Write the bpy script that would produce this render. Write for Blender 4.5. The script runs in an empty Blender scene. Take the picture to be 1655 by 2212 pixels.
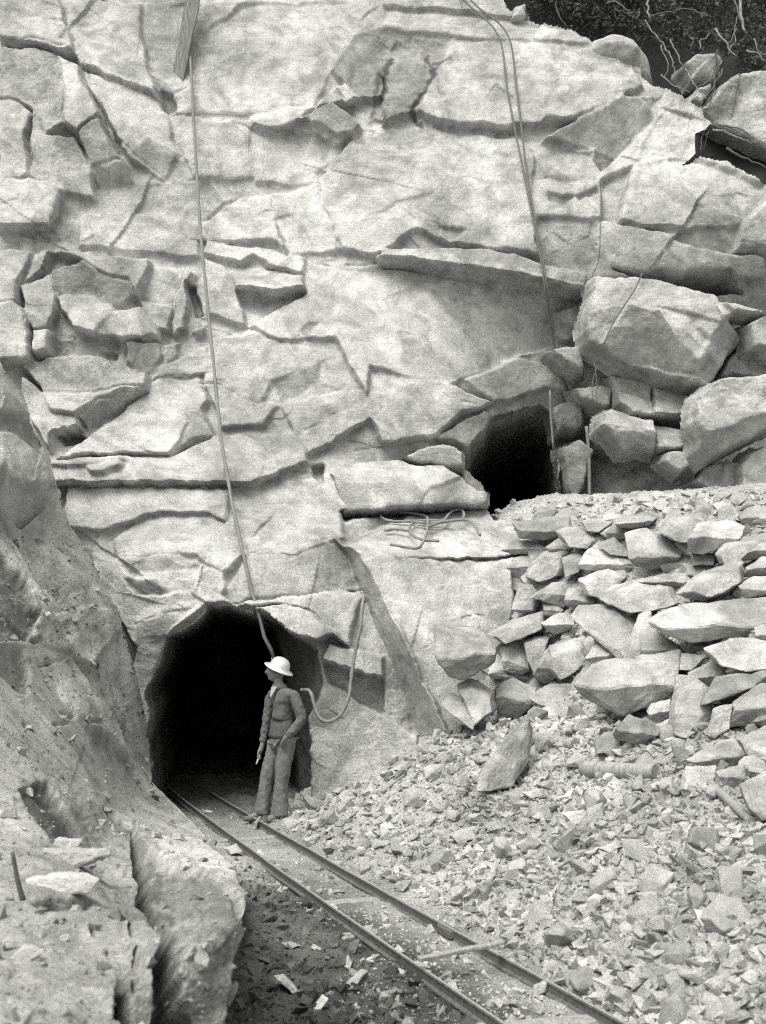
import bpy, bmesh, math, random
import numpy as np
from mathutils import Vector, Matrix, noise as mnoise

# ------------------------------------------------------------------ camera, world, sun, exposure
S = bpy.context.scene
COL = S.collection
PW, PH = 1655.0, 2212.0          # units in which points of the place were measured
FOC = 2525.0
PITCH = math.radians(6.6)
CAM = np.array([0.0, 0.0, 1.8])
cam_d = bpy.data.cameras.new('camera')
cam_o = bpy.data.objects.new('camera', cam_d)
COL.objects.link(cam_o)
cam_o.location = CAM
cam_o.rotation_euler = (math.pi / 2 + PITCH, 0, 0)
cam_d.sensor_fit = 'VERTICAL'
cam_d.sensor_height = 100.0
cam_d.lens = FOC / PH * 100.0
cam_d.clip_end = 500
cam_d.dof.use_dof = True
cam_d.dof.focus_distance = 13.0
cam_d.dof.aperture_fstop = 9.0
S.camera = cam_o

SUN_TO = Vector((-0.27, -0.42, 0.87)).normalized()
w = bpy.data.worlds.new('World')
S.world = w
w.use_nodes = True
nt = w.node_tree
bg = nt.nodes['Background']
sky = nt.nodes.new('ShaderNodeTexSky')
sky.sky_type = 'NISHITA'
sky.sun_disc = False
sky.sun_elevation = math.asin(SUN_TO.z)
sky.sun_rotation = math.atan2(SUN_TO.x, SUN_TO.y)
sky.air_density = 2.0
sky.dust_density = 6.0
bw = nt.nodes.new('ShaderNodeRGBToBW')       # black-and-white film: the light is neutral
tn = nt.nodes.new('ShaderNodeMix')
tn.data_type = 'RGBA'
tn.blend_type = 'MULTIPLY'
tn.inputs[0].default_value = 1.0
tn.inputs[7].default_value = (1.0, 1.0, 0.93, 1)
nt.links.new(sky.outputs[0], bw.inputs[0])
nt.links.new(bw.outputs[0], tn.inputs[6])
nt.links.new(tn.outputs[2], bg.inputs[0])
bg.inputs[1].default_value = 0.10
sd = bpy.data.lights.new('sun', 'SUN')
sd.energy = 1.3
sd.angle = math.radians(40)
sd.color = (1.0, 0.99, 0.925)
so = bpy.data.objects.new('sun', sd)
COL.objects.link(so)
so.location = (0, 0, 20)
so.rotation_euler = (-SUN_TO).to_track_quat('-Z', 'Y').to_euler()
S.view_settings.view_transform = 'Standard'
S.view_settings.look = 'None'
S.view_settings.exposure = 1.12
S.view_settings.gamma = 1.0
S.view_settings.use_curve_mapping = False
S.cycles.use_denoising = False               # grain of the film stays
S.cycles.filter_width = 1.2

# ------------------------------------------------------------------ helpers
CP, SP = math.cos(PITCH), math.sin(PITCH)
def at(px, py, Y):
    """The point at forward distance Y that is seen in direction (px, py)."""
    xc = (np.asarray(px, float) - PW / 2) / FOC
    yc = (PH / 2 - np.asarray(py, float)) / FOC
    dy = CP - yc * SP
    dz = SP + yc * CP
    t = np.asarray(Y, float) / dy
    return np.stack([CAM[0] + xc * t, CAM[1] + dy * t, CAM[2] + dz * t], -1)

REG = {'P': (0, 0, 1.0), 'R1': (0, 0, .5006), 'R2': (826.5, 0, .5006), 'R3': (0, 547.8, .5006), 'R4': (826.5, 547.8, .5006),
       'R5': (0, 1095.6, .5006), 'R6': (826.5, 1095.6, .5006), 'R7': (0, 1657, .5006), 'R8': (826.5, 1657, .5006)}
def pts(reg, s):
    ox, oy, k = REG[reg]
    out = []
    for w_ in s.split():
        a = [float(v) for v in w_.split(',')]
        out.append([ox + a[0] * k, oy + a[1] * k] + a[2:])
    return np.array(out)

def hash2(ix, iy, seed):
    n = (ix.astype(np.int64) * 374761393 + iy.astype(np.int64) * 668265263 + seed * 1442695041) & 0xFFFFFFFF
    n = ((n ^ (n >> 13)) * 1274126177) & 0xFFFFFFFF
    n = ((n ^ (n >> 16)) * 2246822519) & 0xFFFFFFFF
    return ((n ^ (n >> 15)) & 0xFFFFFF) / float(0xFFFFFF)
def perlin(x, y, seed=0):
    xi = np.floor(x); yi = np.floor(y)
    xf = x - xi; yf = y - yi
    u = xf * xf * xf * (xf * (xf * 6 - 15) + 10)
    v = yf * yf * yf * (yf * (yf * 6 - 15) + 10)
    def g(dx, dy):
        a = hash2(xi + dx, yi + dy, seed) * 2 * math.pi
        return np.cos(a) * (xf - dx) + np.sin(a) * (yf - dy)
    n0 = g(0, 0) * (1 - u) + g(1, 0) * u
    n1 = g(0, 1) * (1 - u) + g(1, 1) * u
    return (n0 * (1 - v) + n1 * v) * 1.4
def fbm(x, y, seed=0, octv=4, gain=.5):
    r = 0; a = 1.0
    for o in range(octv):
        r = r + a * perlin(x * 2 ** o + 17.3 * o, y * 2 ** o - 9.1 * o, seed + o)
        a *= gain
    return r
def facets(x, y, seed, tilt=1.0):
    """Voronoi cells, each a tilted plane: broken rock."""
    xi = np.floor(x); yi = np.floor(y)
    best = np.full(x.shape, 1e9); val = np.zeros(x.shape)
    for dx in (-1, 0, 1):
        for dy in (-1, 0, 1):
            cx = xi + dx; cy = yi + dy
            sx = cx + hash2(cx, cy, seed); sy = cy + hash2(cx, cy, seed + 1)
            d = (x - sx) ** 2 + (y - sy) ** 2
            h = hash2(cx, cy, seed + 2) - .5
            gx = (hash2(cx, cy, seed + 3) - .5) * 2; gy = (hash2(cx, cy, seed + 4) - .5) * 2
            m = d < best
            best = np.where(m, d, best)
            val = np.where(m, h + tilt * (gx * (x - sx) + gy * (y - sy)), val)
    return val
def chips(x, y, seed, q=.06, g=1.2, top=True):
    """Continuous faceted relief: the highest (or lowest) of many tilted planes."""
    xi = np.floor(x).astype(int); yi = np.floor(y).astype(int)
    x0, y0 = xi.min() - 2, yi.min() - 2
    nx_, ny_ = xi.max() - x0 + 4, yi.max() - y0 + 4
    rs = np.random.RandomState(seed)
    sx, sy, h, gx, gy = rs.rand(5, ny_, nx_)
    h = .7 * (h - .5); gx = (gx - .5) * g; gy = (gy - .5) * g
    best = np.full(x.shape, -1e9)
    for dx in (-2, -1, 0, 1, 2):
        for dy in (-2, -1, 0, 1, 2):
            j = xi + dx - x0; i = yi + dy - y0
            ux = x - (xi + dx) - sx[i, j]; uy = y - (yi + dy) - sy[i, j]
            best = np.maximum(best, h[i, j] + gx[i, j] * ux + gy[i, j] * uy - q * (ux * ux + uy * uy))
    return best if top else -best
def inside(poly, x, y):
    r = np.zeros(x.shape, bool)
    n = len(poly)
    for i in range(n):
        x0, y0 = poly[i][:2]; x1, y1 = poly[(i + 1) % n][:2]
        if y0 == y1: continue
        c = (y0 > y) != (y1 > y)
        r ^= c & (x < (x1 - x0) * (y - y0) / (y1 - y0) + x0)
    return r
def seg_dist(line, x, y):
    best = np.full(x.shape, 1e9)
    for (x0, y0), (x1, y1) in zip(line[:-1], line[1:]):
        dx, dy = x1 - x0, y1 - y0
        t = np.clip(((x - x0) * dx + (y - y0) * dy) / (dx * dx + dy * dy + 1e-9), 0, 1)
        best = np.minimum(best, np.hypot(x - x0 - t * dx, y - y0 - t * dy))
    return best
class RBF:
    def __init__(self, p, v, scale, lam=0.0):
        p = np.asarray(p, float) / scale
        self.p, self.s = p, scale
        n = len(p)
        K = self.k(np.hypot(p[:, None, 0] - p[None, :, 0], p[:, None, 1] - p[None, :, 1]))
        A = np.zeros((n + 3, n + 3))
        A[:n, :n] = K + lam * np.eye(n)
        A[:n, n] = 1; A[:n, n + 1:] = p
        A[n, :n] = 1; A[n + 1:, :n] = p.T
        self.c = np.linalg.solve(A, np.concatenate([v, np.zeros(3)]))
    def k(self, r):
        return r * r * np.log(r + 1e-9)
    def __call__(self, x, y):
        x = np.asarray(x, float) / self.s; y = np.asarray(y, float) / self.s
        r = self.c[-3] + self.c[-2] * x + self.c[-1] * y
        for (a, b), c in zip(self.p, self.c):
            r = r + c * self.k(np.hypot(x - a, y - b))
        return r

def tag(o, label=None, cat=None, group=None, kind=None):
    if label: o['label'] = label
    if cat: o['category'] = cat
    if group: o['group'] = group
    if kind: o['kind'] = kind
    return o
def link(name, me, mat=None, parent=None):
    o = bpy.data.objects.new(name, me)
    COL.objects.link(o)
    if mat is not None and me is not None and not me.materials: me.materials.append(mat)
    if parent is not None: o.parent = parent
    return o
def empty(name, loc=(0, 0, 0)):
    o = bpy.data.objects.new(name, None)
    COL.objects.link(o); o.location = loc
    o.empty_display_size = .1
    return o
def np_mesh(name, V, Q, attrs=None, smooth=False):
    """V (n,3) vertices, Q (m,k) faces of k corners."""
    me = bpy.data.meshes.new(name)
    V = np.ascontiguousarray(V, np.float32); Q = np.ascontiguousarray(Q, np.int32)
    m, k = Q.shape
    me.vertices.add(len(V)); me.vertices.foreach_set('co', V.ravel())
    me.loops.add(m * k); me.loops.foreach_set('vertex_index', Q.ravel())
    me.polygons.add(m)
    me.polygons.foreach_set('loop_start', np.arange(0, m * k, k, dtype=np.int32))
    me.polygons.foreach_set('use_smooth', np.full(m, smooth))
    for nm, a in (attrs or {}).items():
        at_ = me.attributes.new(nm, 'FLOAT', 'POINT')
        at_.data.foreach_set('value', np.ascontiguousarray(a, np.float32).ravel())
    me.update(calc_edges=True)
    return me
def catmull(P, n=8):
    P = [Vector(p) for p in P]
    P = [P[0] * 2 - P[1]] + P + [P[-1] * 2 - P[-2]]
    out = []
    for i in range(1, len(P) - 2):
        a, b, c, d = P[i - 1:i + 3]
        for k in range(n):
            t = k / n
            out.append(.5 * ((2 * b) + (c - a) * t + (2 * a - 5 * b + 4 * c - d) * t * t + (3 * b - a - 3 * c + d) * t ** 3))
    out.append(P[-2])
    return out
def tube(name, P, r, mat, parent=None, sides=8, jitter=0.0, seed=0, twist=False):
    rr = random.Random(seed)
    P = [Vector(p) for p in P]
    n = len(P)
    V = []; F = []
    up = Vector((0.31, 0.2, .93)).normalized()
    prev = None
    for i, p in enumerate(P):
        t = (P[min(i + 1, n - 1)] - P[max(i - 1, 0)]).normalized()
        if prev is None:
            a = t.cross(up)
            if a.length < .05: a = t.cross(Vector((1, 0, 0)))
        else:
            a = prev - t * prev.dot(t)
        a.normalize(); prev = a
        b = t.cross(a)
        ri = r(i / (n - 1)) if callable(r) else r
        for k in range(sides):
            g = 2 * math.pi * k / sides
            q = ri * (1 + jitter * (rr.random() - .5))
            if twist: q *= 1 + .22 * math.sin(3 * g + i * 1.1)
            V.append(p + (a * math.cos(g) + b * math.sin(g)) * q)
    for i in range(n - 1):
        for k in range(sides):
            F.append((i * sides + k, i * sides + (k + 1) % sides, (i + 1) * sides + (k + 1) % sides, (i + 1) * sides + k))
    F.append(tuple(range(sides))[::-1]); F.append(tuple((n - 1) * sides + k for k in range(sides)))
    me = bpy.data.meshes.new(name)
    me.from_pydata(V, [], F); me.update()
    for p in me.polygons: p.use_smooth = len(p.vertices) == 4
    return link(name, me, mat, parent)

# ------------------------------------------------------------------ materials (all neutral grey: monochrome film)
def new_mat(name):
    m = bpy.data.materials.new(name); m.use_nodes = True
    n = m.node_tree.nodes; b = n['Principled BSDF']
    b.inputs['Specular IOR Level'].default_value = .25
    return m, m.node_tree, b
def N(t, kind, **kw):
    n = t.nodes.new(kind)
    for k, v in kw.items(): setattr(n, k, v)
    return n
def math_node(t, op, a, b):
    n = N(t, 'ShaderNodeMath', operation=op)
    for i, v in enumerate((a, b)):
        if isinstance(v, (int, float)): n.inputs[i].default_value = v
        else: t.links.new(v, n.inputs[i])
    return n.outputs[0]
def noise_node(t, vec, scale, detail=4, rough=.55, dist=0):
    n = N(t, 'ShaderNodeTexNoise'); t.links.new(vec, n.inputs['Vector'])
    n.inputs['Scale'].default_value = scale; n.inputs['Detail'].default_value = detail
    n.inputs['Roughness'].default_value = rough; n.inputs['Distortion'].default_value = dist
    return n.outputs['Fac']
def remap(t, v, a, b, c, d):
    n = N(t, 'ShaderNodeMapRange'); t.links.new(v, n.inputs[0])
    for i, q in enumerate((a, b, c, d)): n.inputs[i + 1].default_value = q
    return n.outputs[0]
def stone_mat(name, base, attr=False, mottling=.35, grain=.22, bump=.5, rough=.9, streak=True, rand=False, sc=1.0):
    m, t, b = new_mat(name)
    tc = N(t, 'ShaderNodeTexCoord'); vec = tc.outputs['Object']
    if rand:   # another piece of the pattern for each stone
        oi = N(t, 'ShaderNodeObjectInfo')
        cm = N(t, 'ShaderNodeVectorMath', operation='ADD')
        sx = N(t, 'ShaderNodeCombineXYZ')
        t.links.new(math_node(t, 'MULTIPLY', oi.outputs['Random'], 37.0), sx.inputs[0])
        t.links.new(math_node(t, 'MULTIPLY', oi.outputs['Random'], 91.0), sx.inputs[2])
        t.links.new(vec, cm.inputs[0]); t.links.new(sx.outputs[0], cm.inputs[1])
        vec = cm.outputs[0]
    big = remap(t, noise_node(t, vec, .9 * sc, 5, .6, .4), .3, .7, 1 - mottling, 1 + mottling * .4)
    med = remap(t, noise_node(t, vec, 5.5 * sc, 5, .65), .3, .7, 1 - mottling * .55, 1 + mottling * .3)
    fine = remap(t, noise_node(t, vec, 60 * sc, 3, .7), .3, .7, 1 - grain, 1 + grain)
    c = math_node(t, 'MULTIPLY', math_node(t, 'MULTIPLY', big, med), fine)
    if streak:   # foliation: fine, nearly level bands
        mp = N(t, 'ShaderNodeMapping'); t.links.new(vec, mp.inputs[0])
        mp.inputs['Rotation'].default_value = (.1, .22, 0)
        mp.inputs['Scale'].default_value = (2.2, 2.2, 19)
        st = remap(t, noise_node(t, mp.outputs[0], 1.6, 5, .7, .6), .3, .72, .86, 1.08)
        c = math_node(t, 'MULTIPLY', c, st)
        # weathered films with edges of their own
        wv = remap(t, noise_node(t, vec, 1.5, 7, .66, 1.2), .50, .60, 1.04, .74)
        c = math_node(t, 'MULTIPLY', c, wv)
    if rand:
        c = math_node(t, 'MULTIPLY', c, remap(t, oi.outputs['Random'], 0, 1, .78, 1.12))
    if attr:
        an = N(t, 'ShaderNodeAttribute', attribute_name='tint')
        c = math_node(t, 'MULTIPLY', c, an.outputs['Fac'])
    c = math_node(t, 'MULTIPLY', c, base)
    cc = N(t, 'ShaderNodeCombineColor')
    for i in range(3): t.links.new(c, cc.inputs[i])
    t.links.new(cc.outputs[0], b.inputs['Base Color'])
    b.inputs['Roughness'].default_value = rough
    bn = N(t, 'ShaderNodeBump'); bn.inputs['Strength'].default_value = min(1, bump * 1.4); bn.inputs['Distance'].default_value = .02
    h = math_node(t, 'ADD', noise_node(t, vec, 26 * sc, 6, .7), math_node(t, 'MULTIPLY', noise_node(t, vec, 90 * sc, 2, .6), .35))
    t.links.new(h, bn.inputs['Height']); t.links.new(bn.outputs[0], b.inputs['Normal'])
    return m
def plain_mat(name, v, rough=.8, var=.25, sc=14.0, metal=0.0, bump=.2, stretch=(1, 1, 1)):
    m, t, b = new_mat(name)
    tc = N(t, 'ShaderNodeTexCoord')
    mp = N(t, 'ShaderNodeMapping'); t.links.new(tc.outputs['Object'], mp.inputs[0]); mp.inputs['Scale'].default_value = stretch
    nz = noise_node(t, mp.outputs[0], sc, 5, .6)
    c = math_node(t, 'MULTIPLY', remap(t, nz, .3, .7, 1 - var, 1 + var), v)
    cc = N(t, 'ShaderNodeCombineColor')
    for i in range(3): t.links.new(c, cc.inputs[i])
    t.links.new(cc.outputs[0], b.inputs['Base Color'])
    b.inputs['Roughness'].default_value = rough; b.inputs['Metallic'].default_value = metal
    bn = N(t, 'ShaderNodeBump'); bn.inputs['Strength'].default_value = bump; bn.inputs['Distance'].default_value = .006
    t.links.new(noise_node(t, mp.outputs[0], sc * 3, 4, .6), bn.inputs['Height']); t.links.new(bn.outputs[0], b.inputs['Normal'])
    return m
M = {
    'cliff': stone_mat('cliff_granite', .48, attr=True, mottling=.5, grain=.36),
    'block': stone_mat('block_granite', .46, rand=True, mottling=.5, grain=.24),
    'piece': stone_mat('piece_granite', .48, attr=True, mottling=.5, grain=.36),
    'scree': stone_mat('scree_granite', .46, rand=True, streak=False, mottling=.3, grain=.2),
    'pebble': stone_mat('small_scree', .43, streak=False, mottling=.45, grain=.3, attr=True),
    'clod': stone_mat('muddy_clods', .13, streak=False, mottling=.6, grain=.4, attr=True),
    'ground': stone_mat('gravelly_ground', .36, attr=True, streak=False, mottling=.4, grain=.4, bump=.9),
    'bank': stone_mat('earthy_bank', .40, attr=True, mottling=.4, grain=.35, bump=.9),
    'soil': stone_mat('forest_soil', .03, streak=False, mottling=.7, grain=.6, bump=1.0),
    'leaf': plain_mat('undergrowth_leaf', .06, .7, .6, 3),
    'timber': plain_mat('grey_timber', .17, .95, .5, 5, 0, .6, (12, 12, 1.0)),
    'root': plain_mat('bare_root', .2, .9, .4, 9),
    'darkroot': plain_mat('dark_root', .08, .9, .4, 9),
    'rope': plain_mat('hemp_rope', .20, .95, .25, 60),
    'hose': plain_mat('air_hose', .13, .8, .25, 30),
    'pipe': plain_mat('iron_pipe', .16, .7, .35, 20),
    'rail': plain_mat('rusty_rail', .10, .75, .4, 30),
    'railhead': plain_mat('worn_rail_head', .34, .45, .2, 30, .3),
    'wood': plain_mat('weathered_wood', .27, .9, .4, 5, 0, .5, (10, 10, 1.2)),
    'skin': plain_mat('skin', .17, .6, .12, 20),
    'jacket': plain_mat('denim_jacket', .105, .95, .25, 22, 0, .6),
    'sweater': plain_mat('knit_sweater', .09, .95, .3, 40, 0, .6),
    'trouser': plain_mat('canvas_trousers', .15, .95, .25, 16, 0, .6),
    'shirt': plain_mat('pale_shirt', .3, .9, .1, 30),
    'boot': plain_mat('leather_boot', .11, .7, .3, 20),
    'helmet': plain_mat('metal_helmet', .72, .35, .08, 12, .55, .02),
    'hair': plain_mat('dark_hair', .03, .8, .3, 40),
    'chrome': plain_mat('bright_metal', .75, .3, .05, 10, .3, .0),
}

# ------------------------------------------------------------------ sheets: rock surfaces sculpted with facets and cracks
class Sheet:
    def __init__(self, x0, x1, y0, y1, step, ctrl, seed, scale=400.0, ragged=1.0):
        self.gx = np.arange(x0, x1 + step, step); self.gy = np.arange(y0, y1 + step, step)
        self.x, self.y = np.meshgrid(self.gx, self.gy)
        self.step, self.seed = step, seed
        self.relief, self.wear = .8, 1
        x, y = self.x, self.y
        c = np.array(ctrl, float)
        self.B = RBF(c[:, :2], c[:, 2], scale)(x, y)
        self.H = np.zeros(x.shape); self.R = np.full(x.shape, .7); self.A = np.ones(x.shape)
        self.wx = x + 7 * perlin(x / 55, y / 55, seed + 51) + 2.6 * perlin(x / 19, y / 19, seed + 52) + .7 * ragged * perlin(x / 7, y / 7, seed + 53)
        self.wy = y + 6 * perlin(x / 60, y / 50, seed + 61) + 2.6 * perlin(x / 20, y / 17, seed + 62) + .7 * ragged * perlin(x / 7, y / 7, seed + 63)
        self.T = np.zeros(x.shape, bool); self.Td = np.zeros(x.shape)
        self.Tdir = np.zeros(x.shape + (3,))
    def win(self, p, pad=30):
        i0 = np.searchsorted(self.gy, p[:, 1].min() - pad); i1 = np.searchsorted(self.gy, p[:, 1].max() + pad)
        j0 = np.searchsorted(self.gx, p[:, 0].min() - pad); j1 = np.searchsorted(self.gx, p[:, 0].max() + pad)
        return slice(i0, i1), slice(j0, j1)
    def plane(self, p, x, y):
        A = np.c_[np.ones(len(p)), p[:, 0], p[:, 1]]
        c = np.linalg.lstsq(A, p[:, 2], rcond=None)[0]
        v = c[0] + c[1] * x + c[2] * y
        lo, hi = p[:, 2].min(), p[:, 2].max(); m = .15 * (hi - lo) + .01
        return np.clip(v, lo - m, hi + m)
    def soft(self, p, w_, k=1.1):
        x, y = self.wx[w_], self.wy[w_]
        d = seg_dist([tuple(q[:2]) for q in p] + [tuple(p[0][:2])], x, y)
        return np.clip(.5 + np.where(inside(p, x, y), d, -d) / (2 * k * self.step), 0, 1)
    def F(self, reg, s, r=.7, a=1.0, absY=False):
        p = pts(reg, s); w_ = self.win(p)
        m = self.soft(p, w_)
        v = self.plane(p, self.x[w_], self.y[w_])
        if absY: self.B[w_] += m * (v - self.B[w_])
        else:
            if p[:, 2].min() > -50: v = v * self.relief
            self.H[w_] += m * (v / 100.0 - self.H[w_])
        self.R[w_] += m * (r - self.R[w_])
        self.A[w_] += m * (a - self.A[w_])  # facet tint: weathering, plus shade painted on undersides and in recesses
    def C(self, reg, s, wd=4, depth=.055):
        p = pts(reg, s); w_ = self.win(p)
        wd = wd * (.5006 if reg != 'P' else 1)
        d = seg_dist([tuple(q[:2]) for q in p], self.wx[w_], self.wy[w_])
        x, y = self.x[w_], self.y[w_]
        fade = np.clip(.7 + 1.6 * perlin(x / 34, y / 34, self.seed + 71), .0, 1.15)
        wv = (wd * .34 + .7) * fade
        self.H[w_] -= depth * np.clip(fade * 1.4, .0, 1) * np.clip(1.3 - d / np.maximum(wv, .7), 0, 1)
    def hairlines(self, n, box, seed):
        rr = random.Random(seed)
        for _ in range(n):
            x, y = rr.uniform(box[0], box[2]), rr.uniform(box[1], box[3])
            a = rr.choice((.22, .3, -.2, 1.15, 1.3, .1)) + rr.uniform(-.2, .2)
            L = rr.uniform(14, 75); P = [(x, y)]
            for _k in range(rr.randint(2, 5)):
                a += rr.uniform(-.35, .35)
                x += math.cos(a) * L / 3; y += math.sin(a) * L / 3; P.append((x, y))
            self.C('P', ' '.join(f'{p:.1f},{q:.1f}' for p, q in P), rr.uniform(.0, .8), rr.uniform(.015, .035))
    def stain(self, reg, s, wd, val, broken=.5):
        p = pts(reg, s); w_ = self.win(p, wd * 2)
        x, y = self.x[w_], self.y[w_]
        d = seg_dist([tuple(q[:2]) for q in p], self.wx[w_], self.wy[w_])
        k = np.clip(1 - d / wd, 0, 1) + broken * fbm(x / 14, y / 14, self.seed + 5, 4, .65)
        m = np.clip((k - .35) * 4, 0, 1)
        self.A[w_] *= 1 - m * (1 - val)
    def tunnel(self, reg, s, depth, direction):
        p = pts(reg, s); w_ = self.win(p)
        m = self.soft(p, w_, .55)
        self.Td[w_] = np.where(m > 0, depth * m, self.Td[w_])
        self.Tdir[w_] = np.where((m > 0)[..., None], np.array(direction), self.Tdir[w_])
        self.A[w_] *= 1 - .45 * m           # darkness of the tunnel put into the rock tint
    def finish(self, direction, amp=1.0, keep=None):
        x, y, sd = self.x, self.y, self.seed
        n1 = fbm(x / 150, y / 150, sd + 1, 3)
        u = x * .82 + y * .57; v = y * .82 - x * .57       # joints run down to the right and across
        u2 = x * .97 + y * .24; v2 = y * .97 - x * .24
        h = .30 * chips(u / 165 + .08 * n1, v / 120 + .08 * n1, sd + 10, .19, 1.15, False)
        h += .17 * chips(u2 / 80 + .1 * n1, v2 / 62 + .1 * n1, sd + 20, .19, 1.15, True)
        h += .055 * chips(u / 34 + .1 * n1, v / 25, sd + 30, .19, 1.15, False) * np.clip(.5 + 1.6 * perlin(x / 70, y / 70, sd + 33), .15, 1.5)
        h += .016 * chips(u2 / 12, v2 / 9, sd + 35, .2, 1.2, True) * np.clip(.5 + 1.8 * perlin(x / 50, y / 50, sd + 37), .1, 1.6)
        stp = facets(u2 / 95 + .3 * n1, v2 / 62 + .3 * n1, sd + 15, .6)
        h += .05 * stp * np.clip(perlin(x / 120, y / 120, sd + 16) * 3 - .35, 0, 1)
        h += .010 * fbm(x / 60, y / 48, sd + 40, 4, .5)
        h += .006 * fbm(x / 8, y / 6.5, sd + 45, 3, .6)
        h = (h * 3 + np.roll(h, 1, 0) + np.roll(h, -1, 0) + np.roll(h, 1, 1) + np.roll(h, -1, 1)) / 7
        for _ in range(2):
            Bp = np.pad(self.B, 1, mode='edge')
            self.B = (self.B * 2 + Bp[2:, 1:-1] + Bp[:-2, 1:-1] + Bp[1:-1, 2:] + Bp[1:-1, :-2]) / 6
        # blur the roughness mask so that smooth and rough rock run into each other
        R = self.R
        for _ in range(3):
            R = (R + np.roll(R, 2, 0) + np.roll(R, -2, 0) + np.roll(R, 2, 1) + np.roll(R, -2, 1)) / 5
        H = self.H
        # low steps wear to bevels; high ones stay ledges
        Hs = H.copy(); hi = H.copy(); lo = H.copy()
        for _ in range(self.wear):
            Hs = (Hs + np.roll(Hs, 1, 0) + np.roll(Hs, -1, 0) + np.roll(Hs, 1, 1) + np.roll(Hs, -1, 1)) / 5
        for a_, s_ in ((0, 2), (0, -2), (1, 2), (1, -2)):
            hi = np.maximum(hi, np.roll(hi, s_, a_)); lo = np.minimum(lo, np.roll(lo, s_, a_))
        k_ = np.clip((hi - lo - .07) / .08 + .6 * perlin(x / 40, y / 40, sd + 95), 0, 1)
        H = Hs * (1 - k_) + H * k_
        Hb = (H * 2 + np.roll(H, 1, 0) + np.roll(H, -1, 0) + np.roll(H, 1, 1) + np.roll(H, -1, 1)) / 6
        H = Hb if self.wear > 2 else np.where(np.abs(Hb - H) < .12, Hb, H)
        D = H + h * R * amp
        A = self.A
        A = (A * 2 + np.roll(A, 1, 0) + np.roll(A, -1, 0) + np.roll(A, 1, 1) + np.roll(A, -1, 1)) / 6
        A = A * (1 + .10 * fbm(x / 30, y / 22, sd + 90, 4, .6))
        self.V = at(x, y, self.B)
        self.V = self.V + np.array(direction) * D[..., None]
        Tn = self.Td * (1 + .0 * x)
        self.V = self.V + self.Tdir * Tn[..., None]
        self.Y = self.V[..., 1]
        self.Aout = A
        ny, nx = x.shape
        idx = np.arange(ny * nx).reshape(ny, nx)
        Q = np.stack([idx[:-1, :-1], idx[1:, :-1], idx[1:, 1:], idx[:-1, 1:]], -1)
        if keep is not None:
            k = keep(x[:-1, :-1], y[:-1, :-1])
            Q = Q[k]
        Q = Q.reshape(-1, 4)
        used = np.unique(Q)
        mp = np.full(ny * nx, -1); mp[used] = np.arange(len(used))
        return self.V.reshape(-1, 3)[used], mp[Q], np.clip(A.reshape(-1)[used], .08, 1.3)
    def yat(self, px, py):
        j = np.clip(np.searchsorted(self.gx, px), 0, len(self.gx) - 1); i = np.clip(np.searchsorted(self.gy, py), 0, len(self.gy) - 1)
        return float(self.Y[i, j])

def patch(name, outline, Y, mat, parent=None, fac=(), step=3.0, seed=0, bulge=.12, roll=8.0, thick=.55, amp=1.0, rough=.8, direction=(0, -1, .05)):
    """A single rock cut free along its outline: own front relief, own sides."""
    o = np.asarray(outline)[:, :2]
    pad = 14
    sh = Sheet(o[:, 0].min() - pad, o[:, 0].max() + pad, o[:, 1].min() - pad, o[:, 1].max() + pad, step, [(o[:, 0].mean() + a, o[:, 1].mean() + b, Y) for a, b in ((-50, -50), (60, -40), (0, 70), (-60, 40))], seed, ragged=.0)
    sh.R[:] = rough; sh.relief = 1.0
    for a in fac: sh.F(*a)
    m = inside(o, sh.wx, sh.wy)
    ed = seg_dist([tuple(q) for q in o] + [tuple(o[0])], sh.wx, sh.wy)
    sh.H = sh.H + bulge * (np.clip(ed / roll, 0, 1) ** .55 - 1)
    V, Q, A = sh.finish(direction, amp, None)
    W = sh.V.copy()
    W[..., 1] += thick * (1 - sh.soft(o, (slice(None), slice(None)), 1.9))
    m = sh.soft(o, (slice(None), slice(None)), 1.9) > .02
    k = m[:-1, :-1] | m[1:, :-1] | m[:-1, 1:] | m[1:, 1:]
    idx = np.arange(sh.x.size).reshape(sh.x.shape)
    Q = np.stack([idx[:-1, :-1], idx[1:, :-1], idx[1:, 1:], idx[:-1, 1:]], -1)[k].reshape(-1, 4)
    used = np.unique(Q); mp_ = np.full(sh.x.size, -1); mp_[used] = np.arange(len(used))
    W = W.reshape(-1, 3)[used]
    base_ = W.mean(0); base_[2] = W[:, 2].min()
    ob = link(name, np_mesh(name, W - base_, mp_[Q], {'tint': np.clip(sh.Aout.reshape(-1)[used], .1, 1.3)}), mat, parent)
    ob.location = base_
    return ob

# ------------------------------------------------------------------ the cliff
base = [(-250,1300,13.4),(250,1500,13.2),(300,1700,13.0),(330,1300,13.2),(500,1290,13.3),(690,1350,13.45),(750,1600,13.45),(880,1640,13.6),(770,1350,13.75),(600,1150,13.8),
 (300,1080,13.9),(150,1000,14.0),(600,1040,14.6),(250,930,14.6),(100,900,14.4),(700,950,15.2),(450,850,15.3),(150,700,14.9),(60,450,15.5),(450,600,15.9),
 (700,700,15.9),(950,800,16.0),(1000,880,16.1),(1000,650,16.3),(700,400,16.6),(400,350,16.4),(150,200,16.3),(100,0,16.9),(500,0,17.6),(900,100,17.4),
 (1200,150,17.3),(1350,250,17.0),(1100,400,16.7),(1400,420,16.4),(1550,400,16.2),(1650,350,16.4),(1250,500,16.3),(1500,560,16.1),(1300,800,17.2),(1650,800,17.3),
 (1100,980,16.8),(1400,1050,16.9),(1650,1050,17.1),(1850,900,16.6),(-200,300,15.8),(-200,800,14.2),(1000,1400,14.0),(1200,1400,14.6),(1100,1150,16.2)]
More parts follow.
